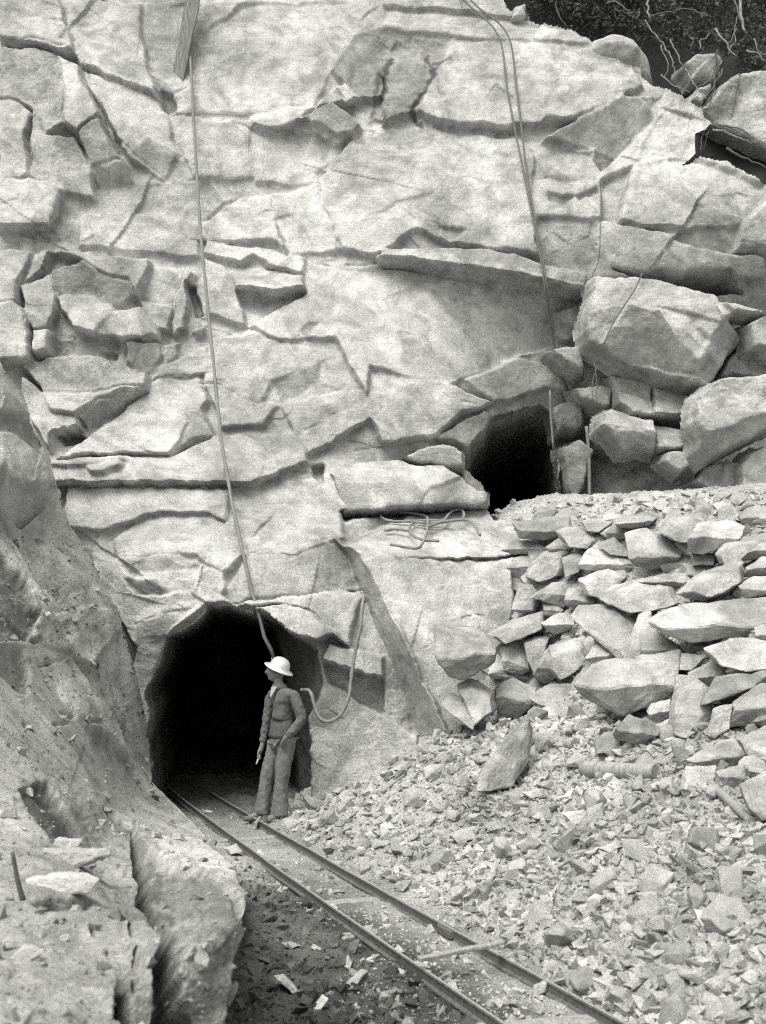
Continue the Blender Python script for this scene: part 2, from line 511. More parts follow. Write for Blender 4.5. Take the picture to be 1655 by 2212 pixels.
K = Sheet(-240, 1860, -130, 1795, 2.5, base, 3)
F, Cr = K.F, K.C
# bench and buttress (true distances, metres)
F('P', '690,1130,14.2 745,1178,13.75 800,1150,14.2 880,1112,14.9 1000,1098,15.3 1130,1085,15.9 1200,1110,15.5 1180,1180,14.5 1110,1206,14.1 930,1208,13.85 760,1190,13.6', .45, 1, True)
F('P', '765,1185,13.6 930,1206,13.85 1112,1206,14.1 1110,1330,13.95 1085,1480,13.6 975,1610,12.95 950,1590,12.9 850,1360,13.2', .4, 1, True)
F('P', '744,1180,14.0 768,1184,13.6 805,1245,13.45 872,1370,13.12 968,1580,12.85 912,1616,13.55 840,1420,13.8 782,1280,13.95', .5, .93, True)
F('P', '738,1104,15.6 860,1094,15.8 1000,1082,16.0 1068,1070,16.2 1076,1092,16.0 1000,1100,15.7 870,1111,15.4 742,1122,15.2', .5, .9, True)
# upper left
for a in [
 ('0,0,30 265,0,30 335,250,38 0,195,34', .6), ('0,215,30 250,240,34 300,400,30 290,560,36 215,600,40 150,490,30 90,450,34 0,440,28', 1.3, .85),
 ('250,240,34 350,310,42 450,540,48 355,605,50 290,560,36 300,400,30', .6),
 ('355,610,50 450,545,50 540,710,30 400,745,28', .6, .9), ('400,740,28 538,712,30 582,790,2 430,815,0', .5, .9),
 ('150,490,30 215,600,40 345,620,50 410,760,28 415,870,15 300,850,10 130,770,15', .8, .9), ('0,440,20 90,450,25 150,500,30 120,600,22 130,770,20 0,800,20', .5),
 ('0,790,22 130,780,22 280,830,26 240,1000,32 0,1000,34', .4), ('280,830,10 380,890,0 345,1060,0 230,1010,5', 1.4, .85),
 ('345,900,2 700,910,0 860,960,0 860,1108,12 340,1060,8', .5), ('420,810,0 690,790,-4 690,910,-8 400,900,2', .7),
 ('265,0,18 600,0,10 610,170,16 690,430,26 500,350,26 350,300,24', .5), ('350,310,22 500,350,6 690,430,4 745,560,10 765,660,14 700,770,16 560,690,20 450,500,24', .45),
 ('560,690,20 650,590,18 760,660,12 700,770,0', .5, .9), ('600,0,0 820,0,-6 770,180,-6 730,330,-8 690,420,0 640,280,4', .6),
 ('640,280,10 740,360,6 760,470,-10 705,470,-12 680,400,8', .7, .9), ('690,390,-14 745,395,-16 755,470,-18 712,470,-18', .7, .8),
 ('740,490,0 1070,500,2 1065,560,0 1100,760,4 990,775,4 820,750,2 750,560,2', .3),
 ('860,130,-5 1100,0,-8 1500,0,-8 1430,320,4 1350,480,10 1070,490,6 740,490,2 820,330,-2', .28), ('880,0,4 1090,0,4 850,140,0', .5),
 ('1075,500,10 1300,470,12 1370,460,14 1300,535,22 1200,560,18 1080,545,12', .35), ('1370,460,12 1440,400,22 1500,460,30 1440,475,30', .7, .75),
 ('1300,530,26 1440,470,40 1560,560,34 1525,600,18 1465,608,12', .7, .72),
 ('1070,548,-4 1200,562,-8 1300,558,-16 1470,625,-22 1525,605,-18 1480,690,-6 1380,765,0 1390,800,2 1100,780,4', .4),
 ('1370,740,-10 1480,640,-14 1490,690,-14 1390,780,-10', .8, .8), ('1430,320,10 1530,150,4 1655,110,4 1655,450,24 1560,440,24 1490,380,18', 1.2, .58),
 ('1440,390,18 1490,380,22 1560,440,26 1500,460,24', .5), ('1390,800,8 1480,690,6 1560,560,4 1670,540,4 1670,1112,20 1480,1090,18 1400,890,12', .45),
 ('1030,850,10 1190,1060,22 860,1030,10 870,960,4', .5), ('1040,850,10 1380,800,2 1390,890,6 1300,920,2 1180,940,4 1080,930,8', .5),
 ('1080,930,6 1180,940,14 1240,1100,28 1190,1060,18', .4), ('1200,950,-2 1300,920,2 1390,890,10 1480,1090,12 1250,1100,4', .4),
 ('880,945,-8 960,855,-8 1030,845,-6 900,940,-12', .5)]:
    F('R1', *a)
# upper right
for a in [
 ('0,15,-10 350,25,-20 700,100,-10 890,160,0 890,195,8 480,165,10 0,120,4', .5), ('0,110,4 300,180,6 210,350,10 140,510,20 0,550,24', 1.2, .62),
 ('300,180,6 480,165,8 950,235,6 1080,285,4 1120,380,10 1010,435,20 830,545,30 600,560,28 240,550,24 150,500,20 210,350,10', .5, .93),
 ('820,240,10 1080,285,-2 1040,430,20 830,540,34 690,545,32', .4),
 ('830,545,34 1030,432,24 1170,420,5 1170,510,-6 1090,600,-18 950,720,-28 915,680,-24 920,632,-6 690,612,22', .7, .85),
 ('1170,430,5 1240,380,-5 1380,460,-10 1420,520,0 1360,555,-2 1350,650,-5 1290,690,0 1180,655,8 1090,680,2 1170,520,4', 1.3),
 ('190,560,6 600,600,8 650,640,6 640,760,8 650,900,14 670,1108,22 480,1085,22 270,1060,20 240,880,10 0,900,8 0,830,4 90,680,4', .45),
 ('640,650,4 690,622,-8 900,642,-14 960,720,-14 930,780,-2 700,760,4', .4), ('650,770,4 830,800,8 930,780,2 955,850,0 940,945,10 650,930,12', .6),
 ('705,845,2 830,850,-6 790,890,-8 720,870,-6', .5, .8), ('830,850,0 930,800,-8 940,820,-12 850,870,-8', .5, .8),
 ('1080,705,-8 1062,770,-16 1003,960,-12 938,950,-14 950,770,-18', .8, .8),
 ('1080,700,0 1370,660,-10 1655,790,-16 1655,880,-6 1550,960,8 1350,985,18 1100,985,22 1005,960,18 1062,770,4', .75, .92),
 ('1240,830,4 1310,810,-4 1400,890,-2 1350,910,4 1250,880,2', .8, .8),
 ('1005,972,16 1220,1010,18 1390,1072,24 1655,1108,20 1655,1200,10 940,1200,10 940,960,8', .5), ('1655,880,6 1550,965,16 1520,1075,24 1700,1100,22 1720,870,6', .4),
 ('1240,835,4 1300,815,0 1345,890,2 1260,880,4', .8, .8)]:
    F('R2', *a)
# middle left
for a in [
 ('0,0,30 160,0,26 90,150,34 82,230,36 130,250,38 150,470,40 0,480,36', .45), ('160,0,22 240,0,34 200,90,36 90,150,14', .5, .88),
 ('240,0,30 640,35,24 652,100,30 610,205,34 570,125,38 450,112,40 370,60,40', .5),
 ('370,60,40 450,112,38 570,125,36 602,190,16 470,240,10 250,185,12 230,90,30', .8, .88), ('250,190,12 400,180,14 500,250,24 430,362,34 330,335,34 260,245,22', .35),
 ('90,150,20 230,90,30 250,190,14 215,335,28 150,340,30 110,230,24', .6), ('480,262,26 620,240,24 690,340,34 690,382,36 550,382,34 430,362,30', .6),
 ('610,205,16 745,230,12 730,345,20 690,340,26 630,260,18', .6), ('650,60,4 800,60,4 760,200,4 740,230,4 620,190,0', .5),
 ('812,68,20 840,92,22 822,165,26 800,330,24 740,362,16 762,200,16', .4), ('808,132,-24 842,135,-24 872,262,-24 836,262,-24', .4, .7),
 ('150,342,40 230,342,38 240,432,46 160,442,44', .6), ('240,362,10 510,372,6 510,470,0 440,462,0 230,432,8', 1.5, .8),
 ('545,384,28 690,392,26 700,440,14 640,512,0 550,472,8', .9, .85), ('700,400,20 780,380,18 770,430,10 700,480,6', .9), ('440,420,-18 490,425,-18 490,455,-18 445,448,-18', .7),
 ('700,480,4 900,400,8 910,520,14 640,545,10', .8), ('830,340,18 890,330,16 892,365,8 842,372,8', .4, .65),
 ('90,482,30 200,440,28 450,462,30 560,530,36 640,522,38 652,580,46 420,622,44 200,612,42', 1.0, .8),
 ('200,612,42 420,620,46 652,582,48 600,602,50 450,655,52 350,722,54 240,702,50 150,640,44', .5),
 ('652,582,48 600,605,46 450,655,48 350,722,46 380,762,8 500,692,4 600,615,4', .6, .88),
 ('100,540,44 200,612,40 240,702,46 350,722,46 360,770,40 240,780,30 210,850,30 130,700,40', .7), ('240,782,-30 292,770,-30 382,800,-30 280,815,-30', .5, .8),
 ('652,550,12 860,532,10 900,640,14 880,670,20 790,690,26 830,740,34 750,878,40 350,885,44 240,900,40 390,800,24 520,690,14 640,600,8', .6),
 ('790,690,28 872,670,22 932,790,6 850,802,12 742,880,34 832,740,34', .5, .88),
 ('240,900,36 750,880,36 940,790,12 1300,770,10 1330,900,20 1100,1000,34 240,1010,44', .55), ('230,912,48 540,892,46 560,915,48 400,940,52 240,935,50', .5),
 ('400,945,54 540,918,52 552,945,54 480,972,56 420,965,56', .4),
 ('880,12,16 1050,62,22 1100,22,24 1190,75,22 1310,100,12 1320,20,8 900,-60,6', .5),
 ('990,72,8 1050,66,-4 1110,50,-4 1200,80,4 1310,102,16 1322,170,28 1200,186,34 1080,170,30 1003,160,26', .4),
 ('1003,163,-10 1080,172,-26 1200,188,-36 1320,178,-28 1330,190,-10 1200,262,-16 1062,322,2', .4), ('880,22,8 990,72,8 1062,322,16 900,270,12', .35),
 ('1322,180,8 1450,70,2 1452,370,14 1330,372,14 1250,392,14 1072,322,10 1200,245,2', .45), ('1330,302,8 1382,300,4 1330,370,8 1262,390,10', .6, .85),
 ('920,380,8 1060,335,10 1250,395,6 1600,452,2 1400,470,2 1370,475,0 1180,560,6 1130,640,10 1210,655,14 1140,745,18 960,750,16 880,560,10', .55),
 ('1180,560,2 1372,472,10 1392,550,0 1290,620,-6 1212,642,-8', .6, .88), ('1400,470,4 1600,455,4 1640,540,4 1480,600,8 1395,560,0', .6),
 ('1300,640,6 1480,600,10 1590,530,6 1650,690,16 1460,810,22 1330,870,20 1210,660,10', .6), ('1340,905,-25 1400,900,-25 1395,985,-25 1352,960,-25', .9, .8)]:
    F('R3', *a)
# middle right
for a in [
 ('0,0,26 460,0,30 880,100,30 872,185,42 700,140,44 460,100,46 0,35,44', .5),
 ('0,38,-40 460,102,-46 700,145,-46 872,186,-44 740,250,-24 740,390,-4 570,450,6 300,575,12 0,640,14', .17),
 ('740,250,-10 880,185,0 900,250,10 880,380,20 760,385,16 730,330,-2', .5),
 ('730,390,14 570,450,6 640,465,8 780,490,14 840,550,16 820,610,26 700,600,22 480,660,26 350,560,10', .6),
 ('0,640,10 160,610,12 300,575,10 480,665,30 340,700,36 230,800,36 0,830,24', .6), ('165,615,6 240,605,-6 300,650,-2 200,640,4', .5, .8),
 ('230,800,30 430,690,30 490,720,26 440,800,30 360,850,30 250,810,20', .8),
 ('745,660,0 860,620,10 930,680,0 920,760,-30 900,830,-40 800,850,-70 750,790,-90 730,720,-60', .8, .85),
 ('760,790,-100 900,830,-50 940,830,-40 1250,920,-20 1360,1020,0 960,1085,0 790,1085,-60', .4),
 ('1000,68,-70 1240,82,-90 1500,75,-90 1570,150,-90 1400,165,-90 1100,100,-70', .5, .8)]:
    F('R4', *a)
# rock that runs on across the middle
F('P', '690,395,8 740,330,6 785,275,4 920,280,6 1010,292,6 1125,302,8 1150,330,6 1152,450,14 1166,552,24 1060,545,24 960,530,22 900,500,16 815,560,18 740,545,18 700,445,12', .42)
F('P', '942,496,8 1002,507,8 966,532,12', .5, .85)
F('P', '938,425,10 946,442,12 950,495,20 910,488,14 820,470,12 850,440,8', .5)
F('P', '725,585,8 830,574,-2 1055,600,-36 1175,622,-44 1262,641,-44 1196,674,-26 1196,742,-2 1110,772,8 975,835,18 800,880,20 724,735,18', .15)
F('P', '800,800,10 975,835,16 1065,880,32 1000,900,36 940,948,36 830,965,30 790,900,20', .55)
F('P', '810,563,34 870,548,30 1056,548,32 1266,600,32 1262,640,44 1176,620,46 1056,598,46 830,572,38', .5)
# round the lower tunnel
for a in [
 ('250,100,16 460,100,16 600,52,16 750,20,14 900,38,14 975,60,10 1000,-80,14 300,-80,18', .55),
 ('480,150,2 600,54,-2 750,22,-2 900,40,-2 972,62,0 990,120,4 1062,205,8 960,285,16 880,250,18 860,210,16 780,195,14 520,225,10', .35),
 ('975,60,6 1170,25,10 1100,130,4 1040,140,2 985,115,4', .5), ('1170,25,2 1460,30,6 1500,130,12 1280,200,14 1070,212,10 1045,140,4 1100,132,2', .45),
 ('380,200,10 520,228,14 560,290,16 700,385,20 820,370,24 900,430,30 720,560,34 590,600,30 400,300,20', .9),
 ('520,228,10 780,197,12 800,220,4 860,240,0 870,270,-4 560,290,-2', .9, .78), ('530,310,14 680,305,16 725,362,2 700,385,0 600,372,0', .7, .7),
 ('870,250,18 960,285,16 1000,410,28 900,430,30 830,380,26', .5), ('1070,212,14 1280,200,10 1500,130,6 1555,330,-4 1000,412,6 960,380,14', .45, .86),
 ('1000,416,22 1555,356,10 1565,385,12 1500,600,24 1450,530,24 1300,442,26 1210,425,26 1100,432,26', .45),
 ('1110,440,58 1220,430,50 1300,445,44 1450,530,40 1495,595,44 1440,562,50 1370,590,58 1280,562,64 1190,505,66', .6),
 ('1100,440,-110 1190,500,-90 1280,560,-70 1370,620,-40 1385,700,-25 1390,800,-20 1350,840,-30 1330,900,-60 1330,1270,-60 1230,1290,-170 1150,800,-300 1120,600,-290', 1.1, .5),  # right reveal wall: its shadow is put into the low tint
 ('1400,650,34 1415,590,30 1500,605,26 1655,650,14 1655,745,20 1400,672,36', .4), ('1400,672,-20 1655,745,-30 1660,890,-6 1540,845,-26 1500,800,-30 1420,760,-30', .8, .85),
 ('1390,760,0 1510,800,0 1550,850,10 1660,900,20 1800,980,26 1800,1160,30 1560,1180,34 1340,1290,20 1340,900,-4', .8),
 ('120,80,10 250,50,20 285,290,20 190,302,10 120,205,4', .7, .85), ('230,470,20 360,425,20 540,700,30 560,1140,34 300,1000,40 200,600,30', 1.2),
 ('200,392,20 382,160,34 384,330,20 362,420,12 230,462,8', .5, .82),
 ('590,490,30 850,430,24 725,560,14 600,600,26', .8), ('590,600,30 725,555,20 700,610,10 672,690,0 640,780,0 632,900,0 622,1140,0 560,1140,24 540,800,30', .9),
 ('385,385,-12 430,388,-12 430,430,-12 392,432,-12', .6, .8)]:
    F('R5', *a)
for wd, s in [(6,'0,200 180,205 330,240'),(4,'330,310 480,340 690,430'),(8,'30,1000 150,1010 250,1040 400,1090'),(14,'170,1003 245,1030'),(3,'700,780 830,757 980,765'),(5,'520,620 600,690 700,770'),
              (2,'735,490 860,500 980,520 1080,550'),(7,'1170,940 1220,1020 1240,1100'),(7,'1390,890 1440,960 1480,1090'),(2,'1180,468 1380,462 1490,470'),(10,'1490,475 1560,515 1655,530'),
              (4,'830,1028 960,1050 1050,1040 1230,1090'),(5,'755,390 820,370'),(3,'820,240 880,205'),(3,'640,290 700,410 740,560 815,745'),(3,'265,20 340,240 410,380 450,500 500,600 560,740'),
              (3,'1400,470 1440,400'),(5,'1090,550 1210,562 1300,552'),(3,'850,135 940,120 1010,50 1085,0'),(3,'190,100 270,120 390,130')]: Cr('R1', s, wd)
for wd, s in [(4,'210,545 300,580 500,588 670,610 890,632'),(3,'500,575 560,570'),(3,'670,610 760,590'),(4,'900,940 1000,962 1110,985 1230,958'),(8,'1200,1015 1300,1050 1390,1072'),
              (6,'190,968 240,985'),(4,'930,600 960,720'),(4,'70,640 80,680'),(3,'1090,680 1150,655 1180,660'),(3,'1180,655 1290,690'),(3,'920,980 945,950 935,1060'),(4,'1350,545 1420,525'),(6,'30,240 10,310 0,450'),
              (6,'190,240 220,320 180,400 130,510 160,550')]: Cr('R2', s, wd)
for wd, s in [(5,'0,230 130,225'),(10,'150,435 235,425'),(6,'100,485 150,472'),(6,'80,140 110,230 150,430'),(7,'880,12 1050,62 1100,48 1200,78 1310,100'),(4,'900,270 1060,322'),
              (4,'830,310 900,325 1000,355 1060,345'),(4,'1060,322 1180,370 1260,392'),(6,'860,560 960,582 1040,615 1100,650 1210,660'),(3,'1100,650 1140,745'),(3,'640,545 760,525 910,522'),
              (6,'550,480 640,520'),(7,'1590,530 1605,610 1655,690'),(5,'1290,795 1310,765 1450,700'),(6,'1330,372 1445,372'),(3,'570,690 650,700'),(4,'1530,840 1655,835'),(7,'1240,10 1310,18 1440,60'),
              (12,'1440,60 1550,50 1655,30'),(4,'550,384 690,392'),(5,'560,858 750,882'),(4,'1250,735 1310,755'),(4,'600,230 570,180'),(3,'230,370 340,362 500,372')]: Cr('R3', s, wd)
for wd, s in [(5,'640,465 780,490'),(4,'300,580 420,610'),(4,'480,665 560,640 630,615'),(8,'540,265 570,310 600,325'),(4,'790,80 890,110'),(4,'570,415 640,460'),(3,'140,280 200,290'),(4,'340,650 400,665')]: Cr('R4', s, wd)
for wd, s in [(5,'600,580 720,550'),(8,'980,120 1060,210'),(3,'1060,215 1150,175 1250,215 1320,175'),(4,'460,150 600,50 750,18 900,38 970,60'),(5,'870,240 900,340 980,410'),(5,'230,462 390,410'),
              (5,'1100,432 1210,425 1300,440 1450,525'),(4,'1000,412 1555,350'),(5,'1040,140 1100,130 1170,30'),(8,'1390,140 1440,150'),(3,'590,510 720,460 850,432')]: Cr('R5', s, wd)
K.hairlines(85, (-50, -50, 1700, 1500), 4)
K.stain('R2', '30,240 10,310 0,450', 11, .3); K.stain('R2', '190,230 225,320 180,400 130,510 170,560', 12, .3); K.stain('R2', '220,260 290,250', 8, .4)
K.stain('R1', '1640,330 1600,520 1655,530', 10, .4); K.stain('R1', '1440,310 1500,200 1600,120', 14, .7)
K.stain('R5', '60,300 130,400 90,520', 30, .6); K.stain('R3', '250,520 420,560', 34, .8)
K.stain('R1', '60,300 200,330 260,450', 40, .82); K.stain('R2', '420,330 560,440', 60, .85, .8); K.stain('R2', '1300,850 1500,930', 40, .82, .8)
LDIR = np.array([-.13, .99, 0.0]); LDIR /= np.linalg.norm(LDIR)
K.tunnel('R5', '722,560 800,525 860,490 900,440 985,425 1060,445 1115,470 1130,520 1180,640 1200,800 1230,1000 1245,1200 1250,1380 640,1380 620,1150 622,1050 640,900 632,790 680,690 705,610', 13, LDIR)
K.tunnel('R4', '470,715 560,680 680,664 740,690 762,790 750,900 770,1000 800,1070 800,1140 480,1140 440,1080 470,1040 440,1000 385,960 340,900 385,825 430,785', 11, (.07, .99, 0.0))
EDGE = pts('R2', '340,-320 520,-20 560,45 700,98 800,128 890,175 960,220 1080,262 1150,350 1240,378 1380,458 1420,520 1360,553 1352,645 1300,688 1380,658 1500,688 1655,778 2300,1100 2300,-320')[:, :2]
def keep_cliff(x, y):
    kx = x + 4 * perlin(x / 22, y / 22, 5); ky = y + 4 * perlin(x / 20, y / 20, 6)
    k = ~inside(EDGE, kx, ky)
    k &= ~((x > 1135) & (y > 1250)) & ~((x > 1010) & (y > 1560)) & ~((x > 1230) & (y > 1140)) & ~((x < -60) & (y > 1500))
    return k
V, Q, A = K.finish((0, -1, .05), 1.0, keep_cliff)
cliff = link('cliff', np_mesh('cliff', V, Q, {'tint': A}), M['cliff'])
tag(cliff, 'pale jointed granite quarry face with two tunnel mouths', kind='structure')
tag(cliff, cat=None)

# ------------------------------------------------------------------ ground: track bed, talus and rubble slope
gp = [(1300,1850,7.95),(1655,1850,7.0),(1655,1750,7.73),(1655,2100,5.7),(1000,1700,10.9),(900,1620,13.0),(700,1728,12.2),(1200,1650,10.5),(1000,1570,12.9),(1150,1530,12.2),(1300,1560,10.8),
      (1450,1600,10.0),(1655,1680,8.4),(1100,1350,13.6),(1300,1350,12.2),(1500,1350,11.2),(1655,1350,10.6),(1100,1180,14.6),(1300,1150,13.8),(1500,1120,13.0),(1655,1100,12.6),
      (1100,1095,16.2),(1300,1087,16.2),(1500,1077,15.8),(1655,1067,15.5),(1900,1100,12.2),(1900,1350,10.2),(1900,1700,8.0),(1900,1066,15.5)]
G = [tuple(at(*p)) for p in gp]
def rail_x(Y, off=0.0): return -1.62 + (12.6 - Y) * .374 + off
for Y in (2.0, 4, 5.5, 7, 8.5, 10, 11.5, 13, 15, 18, 24):
    for o in (-1.2, -.45, .1, .4):
        if o == .4 and Y > 11: continue
        G.append((rail_x(Y, o), Y, -.03 if abs(o) < 1 else -.05))
G += [(-1.15, 12.5, -.01), (-.85, 12.6, .0), (-1.0, 13.0, 0), (2.6, 3.0, .3), (1.3, 13.2, 1.0), (.4, 13.6, .75), (-4, 6, .0), (-4, 3, 0), (-6, 12, 0), (-6, 18, 0)]
G = np.array(G)
gz = RBF(G[:, :2], G[:, 2], 5.0, .002)
GX0, GX1, GY0, GY1, GS = -7.0, 7.0, 1.6, 24.0, .03
gxs = np.arange(GX0, GX1, GS); gys = np.arange(GY0, 17.2, GS)
X, Yg = np.meshgrid(gxs, gys)
Z0 = gz(X, Yg)
Z0 = np.clip(Z0, -.06, 3.95)
Z0 = np.where((Yg > 13.1) & (X < -1.0), np.minimum(Z0, -.03), Z0)
pile = np.clip((Z0 - 1.0) / .5, 0, 1) * np.clip((3.35 - Z0) / .3, 0, 1)
Z0 = Z0 - .36 * pile                                 # the blocks lie on this; gaps between them stay deep
def plane_hit(px, py, z):
    p0 = at(px, py, 5.0); d = p0 - CAM
    t = (z - CAM[2]) / d[2]
    return CAM + d * t
ZR = .035
RAIL_PTS = {'left': '395,1726 424,1744 495,1800 560,1850 640,1908 720,1957 830,2032 950,2112 1100,2216 1260,2330', 'right': '505,1738 545,1762 620,1812 700,1857 790,1905 900,1957 1000,2012 1130,2088 1250,2155 1380,2226 1560,2330'}
RAIL_P = {k: [plane_hit(q[0], q[1], ZR) for q in pts('P', s)] for k, s in RAIL_PTS.items()}
RAIL_CF = {k: np.polyfit([p[1] for p in v], [p[0] for p in v], 2) for k, v in RAIL_P.items()}
rr_x = X - np.polyval(RAIL_CF['right'], Yg)
Z0 = np.where((rr_x < 1.2) & (Yg < 13), np.minimum(Z0, -.03 + np.maximum(0, rr_x - .1) * .55), Z0)
def clear_of_rails(p, rng=None):
    return all(abs(p[0] - np.polyval(c, p[1])) > .055 for c in RAIL_CF.values())
rx = X - rail_x(Yg)                                  # metres to the right of the middle of the track
bed = np.clip(1 - np.abs(rx) / .55, 0, 1)
lump = .05 * fbm(X / .9, Yg / .9, 300, 4) + .035 * facets(X / .16, Yg / .16, 310, 1.0) + .018 * facets(X / .07, Yg / .07, 320, 1.0)
Z = Z0 + lump * (1 - .8 * np.clip(bed * 2, 0, 1)) + .006 * fbm(X / .2, Yg / .2, 330, 4)
# wet mud between bank and track, dry gravel on the talus
mud = np.clip((.15 - rx) / .5, 0, 1) * np.clip((10.3 - Yg) / 2, 0, 1)
nz = fbm(X / .5, Yg / .5, 340, 5, .6)
gt = 1.0 - .72 * np.clip(mud * 1.3 + .5 * nz * mud - .1, 0, 1) - .18 * np.clip(bed * 3, 0, 1)
gt = gt * (1 - .55 * np.clip((Yg - 12.6) / .7, 0, 1) * (X < -1.0))     # shade at the tunnel mouth painted into the ground tint
gt = gt * (1 + .22 * nz) * np.where(Z0 > .12, 1.1, 1.0)
ny, nx = X.shape
idx = np.arange(ny * nx).reshape(ny, nx)
Q = np.stack([idx[:-1, :-1], idx[:-1, 1:], idx[1:, 1:], idx[1:, :-1]], -1)
xc, yc_ = X[:-1, :-1], Yg[:-1, :-1]
keep = ~((yc_ > 13.75) & (xc < 1.2) & (xc > -1.3)) & ~((yc_ > 13.6) & (xc < -3.4)) & ~((xc < -4.5)) & ~((xc > 6.2))
Q = Q[keep].reshape(-1, 4)
used = np.unique(Q); mp = np.full(ny * nx, -1); mp[used] = np.arange(len(used))
VV = np.stack([X, Yg, Z], -1).reshape(-1, 3)[used]
ground = link('ground', np_mesh('ground', VV, mp[Q], {'tint': np.clip(gt.reshape(-1)[used], .15, 1.4)}), M['ground'])
tag(ground, kind='structure')
me = bpy.data.meshes.new('quarry_floor')
me.from_pydata([(-200, -200, -.6), (200, -200, -.6), (200, 12.5, -.6), (-200, 12.5, -.6)], [], [(0, 1, 2, 3)])
at_ = me.attributes.new('tint', 'FLOAT', 'POINT'); at_.data.foreach_set('value', [1.0] * 4)
tag(link('quarry_floor', me, M['ground']), kind='structure')
me = bpy.data.meshes.new('tunnel_floor')
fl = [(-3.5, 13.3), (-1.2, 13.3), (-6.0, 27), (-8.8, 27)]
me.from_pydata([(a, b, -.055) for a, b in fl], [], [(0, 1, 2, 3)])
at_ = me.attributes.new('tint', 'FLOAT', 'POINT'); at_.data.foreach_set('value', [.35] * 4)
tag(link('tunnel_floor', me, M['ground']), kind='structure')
def gheight(x, y):
    j = (x - GX0) / GS; i = (y - GY0) / GS
    j0 = int(np.clip(math.floor(j), 0, nx - 2)); i0 = int(np.clip(math.floor(i), 0, ny - 2))
    a, b = j - j0, i - i0
    return float((Z[i0, j0] * (1 - a) + Z[i0, j0 + 1] * a) * (1 - b) + (Z[i0 + 1, j0] * (1 - a) + Z[i0 + 1, j0 + 1] * a) * b)
def ground_hit(px, py, y0=3.0, y1=17.0, n=560):
    Ys = np.linspace(y0, y1, n)
    p = at(np.full(n, px), np.full(n, py), Ys)
    j = np.clip(((p[:, 0] - GX0) / GS).astype(int), 0, nx - 1); i = np.clip(((p[:, 1] - GY0) / GS).astype(int), 0, ny - 1)
    k = np.nonzero(p[:, 2] <= Z[i, j])[0]
    return p[k[0]] if len(k) else None

# ------------------------------------------------------------------ the bank left of the track
bc = [(-300,700,10.8),(0,850,11.8),(60,900,12.2),(110,1000,12.5),(130,1090,12.5),(60,1150,11.8),(0,1100,11.0),(190,1220,12.5),(250,1330,12.6),(290,1480,12.6),(320,1690,12.45),(250,1600,11.8),
      (150,1450,11.2),(0,1300,10),(0,1500,8.6),(150,1600,9.6),(250,1750,9.8),(390,1738,12.4),(500,1850,10.0),(560,1960,8.1),(350,1850,8.2),(200,1750,8.2),(0,1700,7),(0,1900,5),(150,1900,5.3),
      (0,2212,3.4),(230,2212,3.7),(230,2050,4.3),(500,2000,5.7),(500,2212,4.4),(640,2212,5.5),(600,2080,6.6),(400,2212,4.0),(-300,1500,7.0),(-300,2212,3.0),(-300,1100,9.5),(700,2330,5.0),(400,2330,3.8),(0,2330,3.0)]
BK = Sheet(-300, 620, 700, 2330, 2.6, bc, 11)
BK.relief, BK.wear = .9, 3
BK.R[:] = .3
F, Cr = BK.F, BK.C
for a in [
 ('470,150,10 570,245,14 700,325,20 840,365,24 950,470,26 1003,640,30 1003,790,30 950,620,26 870,545,22 800,520,20 700,455,16 610,350,10 560,285,6', .5, 1.35),
 ('610,352,6 700,458,10 800,522,14 870,547,14 950,622,20 1003,792,24 960,960,20 940,1108,16 900,1250,14 760,1250,6 740,1000,0 760,800,-6 690,700,-8 640,500,-6', 1.1, .85),
 ('565,292,-22 620,400,-22 650,560,-25 720,690,-25 740,860,-28 800,1108,-30 820,1340,-30 650,1340,-30 650,1108,-26 640,880,-24 690,760,-22 610,600,-20 590,450,-20', 1.1, .6),
 ('310,180,6 400,120,8 480,170,6 560,290,4 585,450,4 600,600,8 680,760,10 640,880,12 650,1108,14 640,1340,14 540,1340,10 530,1000,8 560,850,4 540,640,-2 440,480,-4 330,300,0', 1.0, .95),
 ('490,980,-20 535,990,-24 545,1340,-24 460,1340,-24 470,1108,-22', .9, .6),
 ('300,690,4 380,680,8 450,850,12 490,905,12 462,1108,14 455,1340,14 -200,1340,10 -200,800,2 0,790,2', .8, 1.05),
 ('80,100,-14 200,60,-12 340,250,-12 350,320,-12 240,300,-14 130,190,-16', 1.5, .45),
 ('150,570,-6 230,560,-6 390,575,-8 380,600,-8 200,600,-8', .9, .6)]:
    F('R7', *a)
for a in [
 ('0,560,12 100,540,14 190,690,14 215,780,10 150,730,6 40,700,8 0,690,10', .5, 1.5), ('0,690,0 60,700,-4 160,740,-8 190,800,-4 180,870,0 100,800,-4 40,750,-2 0,760,-4', .9, .9),
 ('0,770,6 60,770,8 120,820,10 170,880,10 235,1010,12 130,1010,14 60,960,8 0,930,6', .7, 1.35), ('0,950,-4 60,970,0 130,1015,2 235,1015,0 200,1090,-14 100,1180,-18 0,1120,-14', .7, .9)]:
    F('R3', *a)
for a in [
 ('-100,60,8 0,70,8 120,260,12 210,430,14 330,690,16 460,900,20 560,1108,22 430,1000,16 300,880,12 200,700,6 100,400,2', .7, 1.3),
 ('-100,180,-6 0,200,-6 110,330,-6 160,470,-4 120,560,-4 0,540,-6 -100,500,-6', 1.5, .62), ('0,560,-6 100,600,-6 130,700,-8 120,790,-8 0,700,-8', 1.4, .8)]:
    F('R5', *a)
for a in [('240,470,6 360,430,4 470,640,0 540,800,4 590,1000,8 470,880,14 330,690,12', 1.8, 1.25), ('130,180,4 230,170,10 380,330,4 360,420,0 230,460,2 150,320,0', 1.3, 1.1), ('360,430,-4 470,470,6 560,640,2 600,850,0 620,1000,4 540,800,8 470,640,4', 1.8, 1.3)]:
    F('R5', *a)
